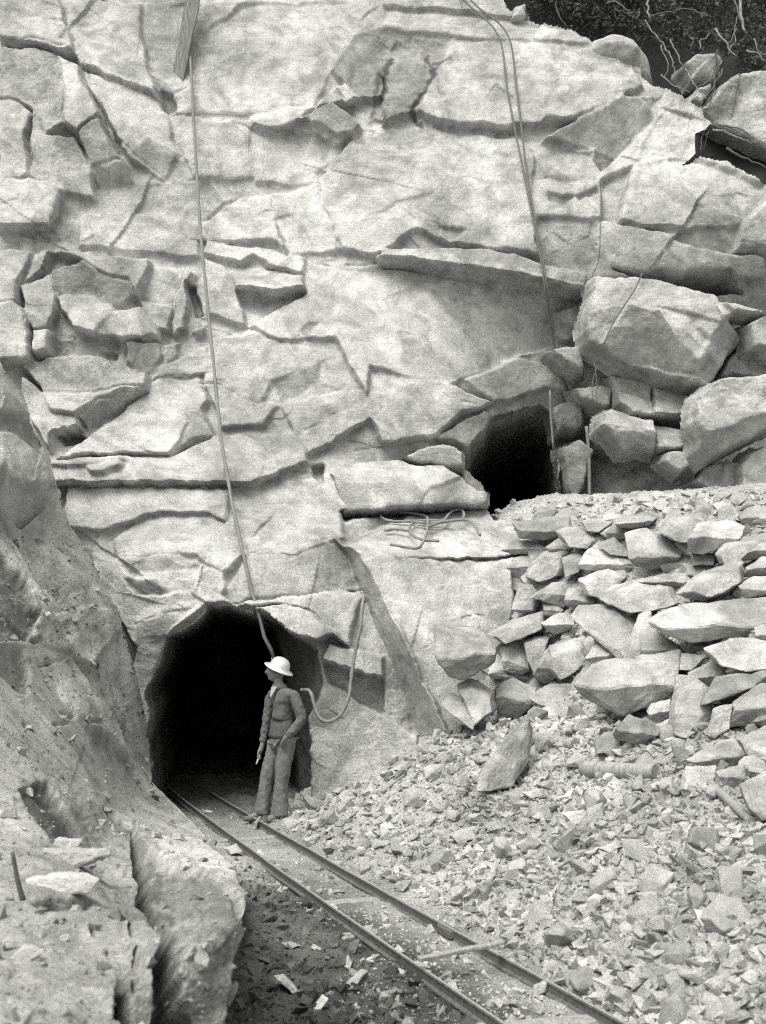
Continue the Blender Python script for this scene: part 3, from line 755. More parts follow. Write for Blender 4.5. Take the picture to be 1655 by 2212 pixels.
for wd, s in [(9,'260,880 330,910 440,970'),(6,'-20,540 120,560 200,590'),(5,'140,665 260,672'),(8,'210,430 260,560 330,700'),(7,'235,935 300,930'),(7,'100,925 130,950')]: Cr('R5', s, wd, .1)
for wd, s in [(14,'390,690 430,800 490,900'),(8,'870,340 910,430 960,500'),(12,'560,660 570,830 560,1000')]: Cr('R7', s, wd, .14)
BK.stain('R7', '150,120 300,200 340,300', 60, .5, .8); BK.stain('R5', '40,330 110,470', 50, .6, .8)
BK.stain('R7', '700,520 900,640 980,850', 70, .72, .7); BK.stain('R7', '600,300 700,750 760,1100', 40, .6, .7)
FOOT = pts('P', '-320,690 -60,800 0,845 55,890 105,985 135,1085 150,1130 205,1220 258,1330 300,1470 318,1560 330,1690 380,1738 440,1800 486,1850 518,1900 532,1945 514,2000 504,2090 480,2212 470,2340 -320,2340')[:, :2]
def keep_bank(x, y):
    return inside(FOOT, x + 5 * perlin(x / 20, y / 20, 8), y + 5 * perlin(x / 20, y / 20, 9))
# beyond its crest the bank falls away towards the cliff
V, Q, A = BK.finish((.35, -.6, .6), .6, None)
sdist = seg_dist([tuple(q) for q in FOOT[:19]], BK.x, BK.y)
out = ~keep_bank(BK.x, BK.y)
VB = BK.V.copy()
xin = BK.x - np.where(out, 1.6 * sdist + 1.0, 0)
VB = np.where(out[..., None], at(xin, BK.y + np.where(out, .3 * sdist, 0), BK.Y / 1.0 + .05 * sdist), VB)
idx = np.arange(BK.x.size).reshape(BK.x.shape)
Q = np.stack([idx[:-1, :-1], idx[1:, :-1], idx[1:, 1:], idx[:-1, 1:]], -1)
k = (~out | (sdist < 45))[:-1, :-1]
Q = Q[k].reshape(-1, 4)
used = np.unique(Q); mp_ = np.full(BK.x.size, -1); mp_[used] = np.arange(len(used))
bank = link('bank', np_mesh('bank', VB.reshape(-1, 3)[used], mp_[Q], {'tint': np.clip(BK.Aout.reshape(-1)[used], .1, 1.6)}), M['bank'])
tag(bank, 'steep earthy rock bank left of the track', kind='structure')
BK.Y = VB[..., 1]

# ------------------------------------------------------------------ forest soil above the cliff
scn = [(1000,-150,18.4),(1250,0,18.4),(1400,0,18.9),(1655,0,19.4),(1300,150,18.4),(1450,220,18.1),(1560,330,17.6),(1655,400,17.4),(1655,200,18.3),(1900,0,19.5),(1900,500,17.4),(1500,300,17.6),(1150,-100,18.6),(1000,60,18.9),(1200,110,18.5)]
SB = Sheet(960, 1950, -260, 560, 4.0, scn, 21)
SB.R[:] = .5
def keep_soil(x, y):
    return inside(EDGE, x, y) | (seg_dist([tuple(q) for q in EDGE[:18]], x, y) < 38)
V, Q, A = SB.finish((0, -.9, .3), 1.0, keep_soil)
soil = link('soil_bank', np_mesh('soil_bank', V, Q), M['soil'])
tag(soil, 'dark forest soil above the cliff edge', kind='structure')

# ------------------------------------------------------------------ broken rock
RB = random.Random(77)
def hull_mesh(name, P, cuts=2, rough=.03, size=1.0, seed=0, noise_scale=2.2):
    bm = bmesh.new()
    for p in P: bm.verts.new(p)
    r = bmesh.ops.convex_hull(bm, input=bm.verts)
    dead = [g for g in r['geom_interior'] if isinstance(g, bmesh.types.BMVert)]
    if dead: bmesh.ops.delete(bm, geom=dead, context='VERTS')
    loose = [v for v in bm.verts if not v.link_faces]
    if loose: bmesh.ops.delete(bm, geom=loose, context='VERTS')
    bmesh.ops.dissolve_limit(bm, angle_limit=.12, verts=bm.verts, edges=bm.edges)
    bmesh.ops.triangulate(bm, faces=bm.faces)
    if cuts:
        long = [e for e in bm.edges]
        bmesh.ops.bevel(bm, geom=long, offset=size * .035, segments=1, profile=.5, affect='EDGES', clamp_overlap=True)
        bmesh.ops.triangulate(bm, faces=bm.faces)
        for _ in range(cuts):
            es = [e for e in bm.edges if e.calc_length() > size * (.23 if cuts > 3 else .34)]
            if es: bmesh.ops.subdivide_edges(bm, edges=es, cuts=1, use_grid_fill=True)
            bmesh.ops.triangulate(bm, faces=bm.faces)
    off = Vector((seed * 3.17, seed * 1.3, -seed * 2.1))
    for v in bm.verts:
        q = v.co / size * noise_scale + off
        n = mnoise.noise_vector(q * .6) * 1.1 + mnoise.noise_vector(q) + .5 * mnoise.noise_vector(q * 2.3) + .35 * mnoise.noise_vector(q * 5.1)
        v.co += n * (size * rough)
    bmesh.ops.recalc_face_normals(bm, faces=bm.faces)
    me = bpy.data.meshes.new(name)
    bm.to_mesh(me); bm.free()
    return me
def block(name, outline, Y, mat, parent=None, ridge=(0, .22), bulge=.55, back=.8, tilt=.45, seed=0, cuts=3, rough=.028, front=.62, lean=0.0, roof=False):
    """A rock with the given outline, seen against a true distance Y, with depth of its own."""
    rr = random.Random(seed)
    o = np.asarray(outline)[:, :2]
    c = o.mean(0)
    half = (o.max(0) - o.min(0)) / 2
    size = float(np.sqrt(half[0] * half[1])) / FOC * Y
    P = []
    for q in o:
        d = q - c
        fy = d[1] / max(half[1], 1)              # -1 upper edge, +1 lower edge
        P.append(at(q[0], q[1], Y - lean * fy * size + rr.uniform(-.1, .1) * size))
        b_ = c + d * (.82 + rr.uniform(-.08, .05))
        P.append(at(b_[0], b_[1], Y + size * back * rr.uniform(.8, 1.1)))
        if roof: continue
        k = front + rr.uniform(-.1, .08)
        f = c + d * k + np.array(ridge) * half
        P.append(at(f[0], f[1], Y - size * bulge * (1 + tilt * fy) * rr.uniform(.85, 1.15)))
    if roof:                                     # a broad top that slopes back, an edge, and a face under it
        sl = rr.uniform(-.25, .25)
        for u in (-.92, -.35, .35, .92):
            jy = ridge[1] + sl * u + rr.uniform(-.08, .08)
            f = c + np.array([u * rr.uniform(.85, 1.05), jy]) * half
            P.append(at(f[0], f[1], Y - size * bulge * (1.1 - .2 * abs(u)) * rr.uniform(.85, 1.1)))
        for u in (-.7, .65):
            f = c + np.array([u, ridge[1] + .5]) * half * np.array([1, .9])
            P.append(at(f[0], f[1], Y - size * bulge * rr.uniform(.35, .8)))
    P = np.array(P)
    base_ = P.mean(0); base_[2] = P[:, 2].min()
    me = hull_mesh(name, [Vector(p - base_) for p in P], cuts, rough, size, seed)
    ob = link(name, me, mat, parent)
    ob.location = base_
    return ob
# blocks hanging in the face right of the upper tunnel: pieces of the cliff
B1F = [('R4', '880,60,0 1440,160,0 1500,290,10 1330,460,26 1230,350,24 1180,270,20 1060,230,16 870,250,10', .7), ('R4', '870,250,22 1060,230,26 1180,270,30 1230,350,32 1330,465,28 1395,600,-4 1240,560,-6 1000,480,-4 860,400,2', 1.0, .9),
       ('R4', '1480,290,10 1600,340,-25 1530,430,-25 1460,540,-5 1390,590,2 1330,460,26', .7, .92), ('R4', '1290,300,16 1400,380,10 1340,470,20 1270,400,22', .8, 1.05)]
B3F = [('R4', '1360,590,0 1460,500,0 1800,480,0 1800,640,10 1400,780,14 1340,700,8', .8), ('R4', '1340,700,14 1400,780,16 1800,640,12 1800,740,-6 1640,790,-14 1420,920,-26 1350,840,0', 1.0, .9)]
for i, (Y, reg, o_, kw) in enumerate([
 (15.75, 'R4', '925,85 1110,92 1420,182 1480,290 1570,340 1510,410 1440,520 1395,572 1240,528 1000,450 900,385 880,300 900,250', dict(fac=B1F)),
 (15.5, 'R4', '1430,176 1560,200 1655,232 1690,246 1650,256 1540,247 1475,292', dict(fac=[('R4', '1420,160,-10 1700,230,-10 1660,262,20 1480,300,20', .6)])),
 (15.1, 'R4', '1380,600 1460,525 1655,505 1760,560 1740,720 1655,755 1420,892 1372,830 1365,700', dict(fac=B3F, bulge=.25)),
 (16.05, 'R4', '1000,492 1100,500 1190,525 1185,600 1180,700 1070,695 1050,660 1020,640', dict(fac=[('R4', '990,480,-14 1200,510,-18 1190,720,16 1010,700,18', .7)])),
 (16.0, 'R4', '1190,525 1290,555 1395,585 1368,715 1290,700 1165,700', dict(fac=[('R4', '1180,510,-20 1400,580,-20 1370,720,16 1160,710,16', .8)])),
 (15.85, 'R4', '950,680 1000,655 1070,690 1180,705 1190,850 1110,830 1045,852 1020,830 980,790 945,750', dict(fac=[('R4', '930,640,-4 1200,690,-10 1200,780,20 940,760,16', .7), ('R4', '940,760,16 1200,780,20 1200,870,-10 1000,870,-12', 1.0, .95)])),
 (15.95, 'R4', '1180,708 1270,725 1362,742 1364,812 1260,842 1180,845', dict(fac=[('R4', '1170,700,-8 1370,730,-8 1370,850,18 1170,850,18', .8)])),
 (15.75, 'R4', '1215,890 1240,850 1290,832 1370,840 1388,890 1365,935 1330,925 1290,948 1250,920', {}),
 (15.7, 'R4', '1350,970 1400,895 1560,880 1558,1012 1450,1024', {}),
 (15.4, 'R4', '1562,900 1610,840 1655,812 1745,830 1745,1026 1550,1022', dict(bulge=.25)),
 (16.3, 'R4', '830,560 900,550 1010,570 1000,650 960,655 860,620', {}),
 (16.1, 'R4', '730,392 830,388 882,370 885,480 850,490 790,460', dict(bulge=.1)),
 (15.5, 'R4', '1585,290 1655,252 1745,260 1745,430 1610,392', {}),
 (16.0, 'R4', '1510,420 1575,350 1600,400 1620,515 1470,525', {}),
 (16.6, 'R4', '735,640 830,610 880,640 890,720 850,740 800,730 760,760', dict(fac=[('R4', '720,600,0 900,600,0 900,780,-30 740,780,-30', .9, .8)])),
 (16.7, 'R4', '770,830 850,800 905,850 880,1000 840,1060 800,980', dict(fac=[('R4', '760,790,0 910,790,20 900,1080,20 780,1080,-30', 1.0, .9)])),
 (17.1, 'R2', '890,180 940,110 1010,82 1110,112 1185,200 1208,290 1150,350 1080,270 950,232', dict(bulge=.4, roll=45, fac=[('R2', '880,60,0 1040,60,0 960,240,6 880,240,4', .6), ('R2', '1040,60,0 1110,100,-4 1110,200,10 1080,270,10 960,240,4', .6, .95), ('R2', '1110,100,-4 1230,200,-20 1220,300,-20 1150,360,-4 1080,270,8 1110,200,8', .7, .9)]))]):
    op = pts(reg, o_); op = op.mean(0) + (op - op.mean(0)) * 1.05
    patch('rock_block', op, Y, M['piece'], cliff, seed=100 + i * 7, amp=1.25, **kw)

# boulders on the bench and above the cliff edge
def boulder(reg, o_, Y, label, group=None, seed=0, name='boulder', **kw):
    ob = patch(name, pts(reg, o_), Y, M['piece'], None, seed=seed * 13, amp=1.5, rough=1.0, **kw)
    return tag(ob, label, 'boulder', group)
ob = patch('boulder', pts('P', '705,1012 760,985 815,978 860,976 905,990 960,988 1005,1018 1035,1046 1066,1052 1064,1072 1048,1084 1000,1090 930,1098 860,1102 790,1108 742,1116 728,1082 716,1040'), 14.8, M['piece'], None, seed=5, bulge=.10, roll=8, thick=.6,
  fac=[('P', '690,1000,-34 760,975,-40 860,965,-44 905,985,-30 960,985,-34 1000,1015,-14 930,1060,8 850,1040,6 740,1040,-4', .6), ('P', '700,1010,-6 740,1040,0 850,1040,8 930,1060,10 900,1110,10 740,1125,14', .6), ('P', '930,1060,10 1000,1015,-14 1080,1050,-30 1070,1090,-20 900,1110,12', .8)])
tag(ob, 'long white boulder lying across the bench at the upper tunnel mouth', 'boulder')
ob = patch('boulder', pts('P', '860,978 905,962 960,955 985,962 1006,978 1000,1014 960,1010 905,1000'), 15.2, M['piece'], None, seed=6)
tag(ob, 'pale slab lying behind the long white boulder on the bench', 'boulder')
boulder('R2', '1310,240 1350,205 1460,205 1490,240 1440,320 1340,330', 17.6, 'square grey boulder bedded in dark soil among roots', seed=7, bulge=.15, roll=12)
boulder('R2', '1385,440 1460,330 1560,262 1720,250 1720,640 1560,560 1420,500', 17.1, 'large grey boulder below the roots at the top of the cliff', seed=8, bulge=.2, roll=14)
boulder('R2', '1340,400 1370,340 1440,310 1450,340 1390,430', 17.4, 'small pale boulder wedged beside the large grey boulder', seed=9, bulge=.15, roll=12)
boulder('R2', '540,60 560,0 640,-20 630,50 590,75', 17.5, 'small pale boulder at the cliff edge under dark undergrowth', seed=10, bulge=.15, roll=12)

# the rubble pile: every block a thing
LAB = {0: 'flat grey slab lying at the top of the rubble pile beside the coiled rope', 23: 'broad shield-shaped block standing in the middle of the rubble pile', 26: 'large rounded boulder standing against the foot of the buttress',
       35: 'big V-shaped pale block resting on darker blocks in the rubble pile', 36: 'longest flat slab of the rubble pile, overhanging a dark gap', 33: 'narrow upright splinter of rock leaning in the rubble pile',
       43: 'tall upright block with dark stains at the foot of the rubble pile', 45: 'low flat block with a pale top at the foot of the rubble pile', 27: 'small dark square stone perched on the buttress ledge',
       8: 'broad flat plate tilted in the upper rubble pile', 37: 'thick pale slab with a dark underside below the longest slab', 9: 'smooth rounded block at the crest of the rubble pile',
       31: 'five-sided block with a flat pale top in the rubble pile', 15: 'long wedge-shaped block slanting up in the rubble pile', 53: 'dark cracked block at the foot of the slanting buttress edge',
       55: 'big pale slab lying tilted on the scree below the rubble pile'}
PILE = ['565,65 800,35 790,110 700,140 590,130','750,100 830,80 880,100 925,140 890,175 800,170 760,120','705,170 760,135 800,180 760,190','625,270 700,195 800,190 780,290 690,330 620,300',
 '520,280 560,220 640,210 680,240 620,300 540,300','775,220 830,195 865,210 860,270 790,290','850,260 890,180 990,190 1110,240 1060,285 950,270','930,160 1000,130 1060,190 1070,210 980,190',
 '1050,115 1140,95 1290,160 1280,220 1160,265 1090,200','1185,95 1240,50 1370,25 1400,60 1330,140 1250,140','1320,190 1360,70 1490,60 1560,90 1470,160 1380,200','1440,200 1480,150 1655,110 1680,170 1560,230 1460,240',
 '1550,220 1640,150 1700,150 1690,220','1330,200 1440,200 1430,250 1340,250','1570,260 1640,215 1700,220 1690,290 1580,300','1270,370 1380,280 1550,235 1555,320 1480,370 1390,405','1540,340 1600,300 1700,300 1690,370 1570,390',
 '845,310 970,265 1050,290 960,385 880,380','640,390 740,320 790,330 780,430','560,440 590,330 650,340 680,400 660,450 590,455','795,420 800,350 870,360 940,400 830,430','940,390 1000,340 1130,310 1250,330 1280,400 1180,430 1060,450',
 '1090,320 1200,290 1320,300 1280,350','820,470 850,430 1000,425 1095,500 1050,610 1010,635 960,570','685,500 760,455 830,460 810,520 740,550','455,550 560,490 690,450 700,510 620,550 510,585','235,520 420,525 500,590 480,660 350,745 290,730 240,640',
 '365,510 390,460 425,475 415,520','510,610 570,560 620,590 640,700 580,730 540,680','610,580 660,560 720,560 690,660 650,710 620,650','650,720 700,620 760,580 750,680 700,760','720,600 870,560 890,610 870,680 760,735 710,680',
 '870,660 930,575 1010,650 960,680','1025,690 1100,470 1150,450 1170,520 1100,600 1060,700','1105,590 1150,520 1280,600 1270,650 1180,660','835,760 920,670 1030,700 1110,660 1180,650 1280,620 1250,740 1120,850 1030,895 880,820',
 '1155,480 1300,420 1560,400 1740,390 1740,520 1600,540 1490,510 1330,580 1200,530','1395,610 1500,570 1600,565 1700,600 1700,690 1560,700 1440,670','1605,520 1655,505 1700,520 1690,590 1630,580','1270,700 1290,630 1400,640 1340,700',
 '1320,715 1420,665 1480,690 1460,740 1350,755','1380,850 1440,730 1700,710 1650,760 1480,830','1500,950 1520,840 1640,760 1720,760 1680,830 1580,910','1230,960 1270,730 1350,740 1410,790 1420,870 1360,940 1290,980','1140,880 1160,850 1240,830 1245,890 1180,930',
 '635,820 720,765 830,770 880,840 760,865 680,860','1000,980 1060,900 1150,920 1200,960 1100,1020 1010,1000','1400,980 1430,870 1510,850 1500,950 1430,1000','1590,930 1655,860 1720,880 1700,970','1530,1000 1640,960 1720,950 1720,1108 1600,1100 1560,1050',
 '1320,1090 1400,1040 1530,1000 1570,1080 1450,1140','325,770 380,740 480,790 490,870 400,940 370,860','490,780 560,740 660,780 640,850 580,910 500,890','250,850 300,800 370,840 410,900 390,950 310,890','695,420 740,415 780,440 760,480 700,470',
 '430,1130 520,1010 630,900 640,1000 620,1100 560,1200 410,1230','460,680 500,630 550,700 520,740 470,740','860,60 930,50 1000,60 940,110 890,100','1000,50 1130,20 1190,40 1080,90 1020,85','470,110 500,60 560,110 530,150','500,190 570,140 660,150 710,190 640,205',
 '1280,1220 1310,1120 1440,1120 1430,1190 1350,1230','1440,1140 1560,1110 1560,1180 1490,1230','1540,1200 1655,1140 1740,1160 1740,1360 1630,1360 1580,1300']
# gaps between the traced blocks are filled with more blocks of the same kind
def fill_blocks(n):
    rr = random.Random(5)
    reg = pts('R6', '420,60 1740,20 1740,1300 1250,1010 1000,1020 640,900 460,760 450,560 560,300 540,200')[:, :2]
    out = []
    while len(out) < n:
        x = rr.uniform(1040, 1700); y = rr.uniform(1100, 1740)
        if not inside(reg, np.array([x]), np.array([y]))[0]: continue
        a = rr.uniform(18, 46); b = a * rr.uniform(.45, .8); t0 = rr.uniform(0, 6.3); t1 = rr.uniform(-.7, .25)
        k = rr.randint(5, 7); o_ = []
        for j in range(k):
            g = t0 + 2 * math.pi * (j + rr.uniform(-.25, .25)) / k
            u, v_ = a * math.cos(g), b * math.sin(g)
            o_.append((x + u * math.cos(t1) - v_ * math.sin(t1), y + u * math.sin(t1) + v_ * math.cos(t1)))
        out.append(np.array(o_))
    return out
LM = {0: 'the flat grey slab by the coiled rope', 8: 'the broad tilted plate', 9: 'the smooth rounded crest block', 15: 'the long wedge-shaped block', 23: 'the shield-shaped block', 26: 'the rounded boulder by the buttress', 31: 'the five-sided block',
      33: 'the upright splinter', 35: 'the big V-shaped block', 36: 'the longest flat slab', 37: 'the thick pale slab', 43: 'the tall stained block', 45: 'the low flat-topped block', 55: 'the tilted pale slab on the scree'}
LMC = {k: pts('R6', PILE[k]).mean(0) for k in LM}
def pile_label(o_):
    c = o_.mean(0); half = (o_.max(0) - o_.min(0)) / 2
    a = half[0] * half[1]; r = half[0] / half[1]
    size = 'small' if a < 330 else ('medium-sized' if a < 900 else 'large')
    # lean of the long axis
    d = o_ - c; cv = (d[:, 0] * d[:, 1]).mean() / (half[0] * half[1])
    shape = 'flat' if r > 2.0 else ('upright' if r < .95 else ('left-leaning' if cv > .12 else ('right-leaning' if cv < -.12 else 'squarish')))
    k = min(LMC, key=lambda q: np.hypot(*(LMC[q] - c)))
    dx, dy = c - LMC[k]
    rel = 'resting just above' if dy < -abs(dx) * .8 else ('lodged just below' if dy > abs(dx) * .8 else 'lying beside')
    return f'{size} {shape} granite block {rel} {LM[k]}'
for i, s in enumerate(PILE):
    o_ = pts('R6', s); c = o_.mean(0); o_ = c + (o_ - c) * 1.07
    h = ground_hit(c[0], c[1] + .35 * (o_[:, 1].max() - c[1]))
    Yh = h[1] - .1 if h is not None else 12.5
    half = (o_.max(0) - o_.min(0)) / 2
    sz = math.sqrt(half[0] * half[1]) / FOC * Yh
    if i in (26, 27, 51, 52, 53): Yh = min(Yh, 12.95 - (i == 53) * .1)
    kw = dict(ridge=(RB.uniform(-.15, .15), RB.uniform(.0, .4)), bulge=RB.uniform(.65, 1.0), tilt=RB.uniform(.25, .6), front=RB.uniform(.7, .84), lean=.25, roof=i % 2 == 0)
    if i == 55: kw = dict(ridge=(0, 0), bulge=.12, tilt=0, front=.85, lean=.8, back=.4)
    if i in (35, 36): kw.update(ridge=(.0, .25), bulge=.6, roof=True)
    ob = block('boulder', o_, Yh - sz * RB.uniform(.3, .9) - .05, M['block'], None, seed=200 + i, cuts=5 if sz > .2 else 4, rough=.05, **kw)
    if i in LAB: tag(ob, LAB[i], 'boulder')
    else: tag(ob, pile_label(o_[:, :2]), 'boulder', 'blocks of the rubble pile')
for i, o_ in enumerate(fill_blocks(165)):
    c = o_.mean(0); h = ground_hit(c[0], c[1])
    if h is None: continue
    kw = dict(ridge=(RB.uniform(-.2, .2), RB.uniform(.05, .32)), bulge=RB.uniform(.6, 1.0), tilt=RB.uniform(.2, .7), front=RB.uniform(.66, .84), lean=.3, roof=i % 2 == 0)
    ob = block('boulder', o_, h[1] + RB.uniform(-.12, .08), M['block'], None, seed=400 + i, cuts=4, rough=.05, **kw)
    tag(ob, pile_label(o_), 'boulder', 'blocks of the rubble pile')

# smaller stones along the crest of the pile
rr_ = random.Random(15)
for i in range(60):
    x, y = rr_.uniform(1060, 1700), 0
    y = np.interp(x, [1060, 1200, 1655], [1150, 1105, 1080]) + rr_.uniform(-14, 45)
    h = ground_hit(x, y)
    if h is None: continue
    a = rr_.uniform(9, 24); b = a * rr_.uniform(.5, .85); k = rr_.randint(5, 7); t0 = rr_.uniform(0, 6.28)
    o_ = np.array([(x + a * math.cos(t0 + 6.283 * (j + rr_.uniform(-.25, .25)) / k), y - b * .5 + b * math.sin(t0 + 6.283 * (j + rr_.uniform(-.25, .25)) / k)) for j in range(k)])
    o_ = o_[np.argsort(np.arctan2(o_[:, 1] - y + b * .5, o_[:, 0] - x))]
    ob = block('stone', o_, h[1], M['block'], None, seed=800 + i, cuts=2, rough=.04, bulge=.8, front=.7, lean=.3, roof=i % 2 == 0)
    tag(ob, 'small angular stone on the gravelly crest of the rubble pile', 'stone', 'stones on the crest of the pile')

# traced stones on scree, track and bank
def stone(reg, s, label, group, Y=None, seed=0, mat='scree', **kw):
    o_ = pts(reg, s); c = o_.mean(0)
    if Y is None:
        h = ground_hit(c[0], c[1] + .5 * (o_[:, 1].max() - c[1])); Y = h[1]
    d = dict(ridge=(RB.uniform(-.15, .15), RB.uniform(.05, .25)), bulge=.75, tilt=.4, front=.7, lean=.4, back=.9, cuts=4, rough=.06)
    d.update(kw)
    return tag(block('stone', o_, Y, M[mat], None, seed=seed, **d), label, 'stone', group)
LAST = 'larger loose angular stone lying out on the scree slope beside the track'
for i, s in enumerate(['285,290 340,265 440,240 420,310 310,330','600,110 690,90 710,120 640,140','770,200 870,180 900,230 820,260','880,180 950,150 960,200 910,280 870,260','1100,480 1240,430 1250,500 1150,520','520,540 590,525 610,600 540,590',
 '830,690 890,645 940,690 900,735','690,710 760,680 790,690 750,735','920,940 970,870 1040,880 1020,950 940,970','1030,940 1130,880 1140,920 1080,965','1210,900 1300,850 1330,1000 1290,1030 1240,1000','1380,930 1480,870 1510,880 1510,940 1420,980',
 '1320,850 1400,800 1470,830 1460,880 1350,910','1520,890 1580,850 1655,870 1640,930 1560,940','1470,770 1570,760 1580,830 1500,850','985,1020 1090,1005 1160,1030 1060,1065','1170,1080 1220,1045 1270,1085 1200,1120',
 '1400,740 1470,730 1490,790 1420,800','1340,610 1380,620 1410,680 1370,690','1060,850 1200,830 1180,860 1080,870','640,580 720,560 730,610 670,620','850,590 930,580 940,610 870,620','1090,540 1220,530 1240,590 1130,600',
 '930,350 1010,315 1040,340 980,375','1000,530 1060,525 1080,550 1030,560','430,490 500,480 510,510 450,520','1230,590 1300,590 1290,630 1240,620','1590,420 1655,410 1655,450 1600,460','560,360 600,360 605,400 560,400','1500,640 1560,640 1570,690 1510,690']):
    stone('R8', s, LAST, 'larger stones on the scree', seed=600 + i)
TR = 'single loose stone lying in the dark mud between track and bank'
for i, s in enumerate(['1180,900 1220,890 1300,970 1270,990','1480,860 1500,810 1520,840 1510,880','1490,930 1560,870 1590,880 1530,960','1350,1040 1390,980 1420,1000 1370,1070','1340,780 1350,760 1390,785 1370,795','1210,760 1250,752 1300,770 1250,790']):
    stone('R7', s, TR, 'stones in the mud', seed=650 + i)
for i, s in enumerate(['1390,600 1440,588 1462,610 1420,622','1225,485 1280,480 1290,495 1240,500','1560,690 1600,680 1610,700 1570,712','1195,530 1215,510 1225,550 1205,560','1290,520 1340,515 1350,550 1300,560','965,350 1020,330 1050,370 990,380','1390,410 1480,402 1490,425 1400,430']):
    stone('R7', s, 'small pale stone lying against the rails of the mine track', 'stones at the rails', seed=670 + i)
stone('R8', '270,690 310,652 332,690 322,715 275,722', 'pale wedge-shaped stone leaning on the rail joint', None, seed=690)
stone('R8', '650,940 722,908 712,970 640,1002', 'white pointed stone lying inside the right rail', None, seed=691)
for i, (s, l) in enumerate([('140,390 200,345 340,350 482,350 480,382 330,440 250,452 180,420', 'thin flat slab, upper of two stacked on the left bank'), ('110,480 230,455 380,450 432,490 380,545 270,560 170,555 120,530', 'ragged flat slab, lower of two stacked on the left bank'),
                            ('170,340 260,300 350,310 360,335 250,365', 'small flat stone above the two stacked slabs on the left bank'), ('40,830 110,760 190,790 150,830 80,845', 'pale three-cornered stone lying on the left bank'),
                            ('0,750 50,725 70,745 20,790', 'small pale chip beside the three-cornered stone on the left bank'), ('185,760 220,750 232,800 205,802', 'small rounded stone beside the three-cornered stone on the left bank')]):
    o_ = pts('R7', s); c = o_.mean(0)
    stone('R7', s, l, None, Y=BK.yat(c[0], c[1]) - .06, seed=700 + i, front=.75, bulge=.3)

# loose scree: 220 stones one can pick out, then the countless small ones
PROTO = []
for i in range(14):
    rr = random.Random(900 + i)
    sx, sy, sz_ = 1, rr.uniform(.6, .95), rr.uniform(.45, .85)
    P = []
    for k in range(13):
        v = Vector((rr.gauss(0, 1), rr.gauss(0, 1), rr.gauss(0, 1))).normalized() * rr.uniform(.8, 1.0)
        m_ = max(abs(v.x), abs(v.y), abs(v.z)); v = v * (.6 + .4 / (m_ * 1.2))
        P.append(Vector((v.x * sx, v.y * sy, v.z * sz_)))
    PROTO.append(hull_mesh('stone', P, 1, .03, 1.0, i))
    PROTO[-1].materials.append(M['scree'])
SCREE = pts('P', '640,1742 700,1722 800,1690 900,1620 960,1565 1130,1520 1320,1560 1480,1640 1700,1700 1700,2260 1420,2260 1260,2150 1150,2080 1000,1992 850,1915 700,1840 600,1785')[:, :2]
STUFF_LOW = []
for i in range(16):                                  # small stones: a dozen corners each
    q_ = random.Random(1200 + i)
    P = []
    for k in range(9):
        v = Vector((q_.gauss(0, 1), q_.gauss(0, 1), q_.gauss(0, 1))).normalized() * q_.uniform(.8, 1.05)
        P.append(Vector((v.x, v.y * q_.uniform(.6, .95), v.z * q_.uniform(.45, .85))))
    p = hull_mesh('low', P, 0, .0, 1.0, i)
    STUFF_LOW.append((np.array([v.co[:] for v in p.vertices]), np.array([list(f.vertices) for f in p.polygons])))
    bpy.data.meshes.remove(p)
rr = random.Random(31)
npr = np.random.RandomState(31)
def rot(rng):
    a, b, c = rng.uniform(-1, 1), rng.uniform(-1, 1), rng.uniform(0, 6.283)
    return Matrix.Rotation(c, 3, 'Z') @ Matrix.Rotation(a, 3, 'X') @ Matrix.Rotation(b, 3, 'Y')
n_ind = 0
taken = []
while n_ind < 225:
    x, y = rr.uniform(600, 1690), rr.uniform(1540, 2250)
    if not inside(SCREE, np.array([x]), np.array([y]))[0]: continue
    if any((x - a) ** 2 + (y - b) ** 2 < (r_ * 1.0) ** 2 for a, b, r_ in taken): continue
    h = ground_hit(x, y)
    if h is None: continue
    if not all(abs(h[0] - np.polyval(c, h[1])) > .13 for c in RAIL_CF.values()): continue
    s_ = min(.16, .06 * (1 - rr.random()) ** -.42)
    taken.append((x, y, s_ / h[1] * FOC + 10))
    ob = link('stone', rr.choice(PROTO))
    R3 = rot(rr).to_4x4()
    ob.matrix_world = Matrix.Translation((h[0], h[1], gheight(h[0], h[1]) + s_ * .22)) @ R3 @ Matrix.Diagonal((s_, s_ * rr.uniform(.75, 1.1), s_ * rr.uniform(.7, 1.1), 1))
    tag(ob, 'fist-sized angular pale stone in the scree beside the track', 'stone', 'loose stones of the scree')
    n_ind += 1
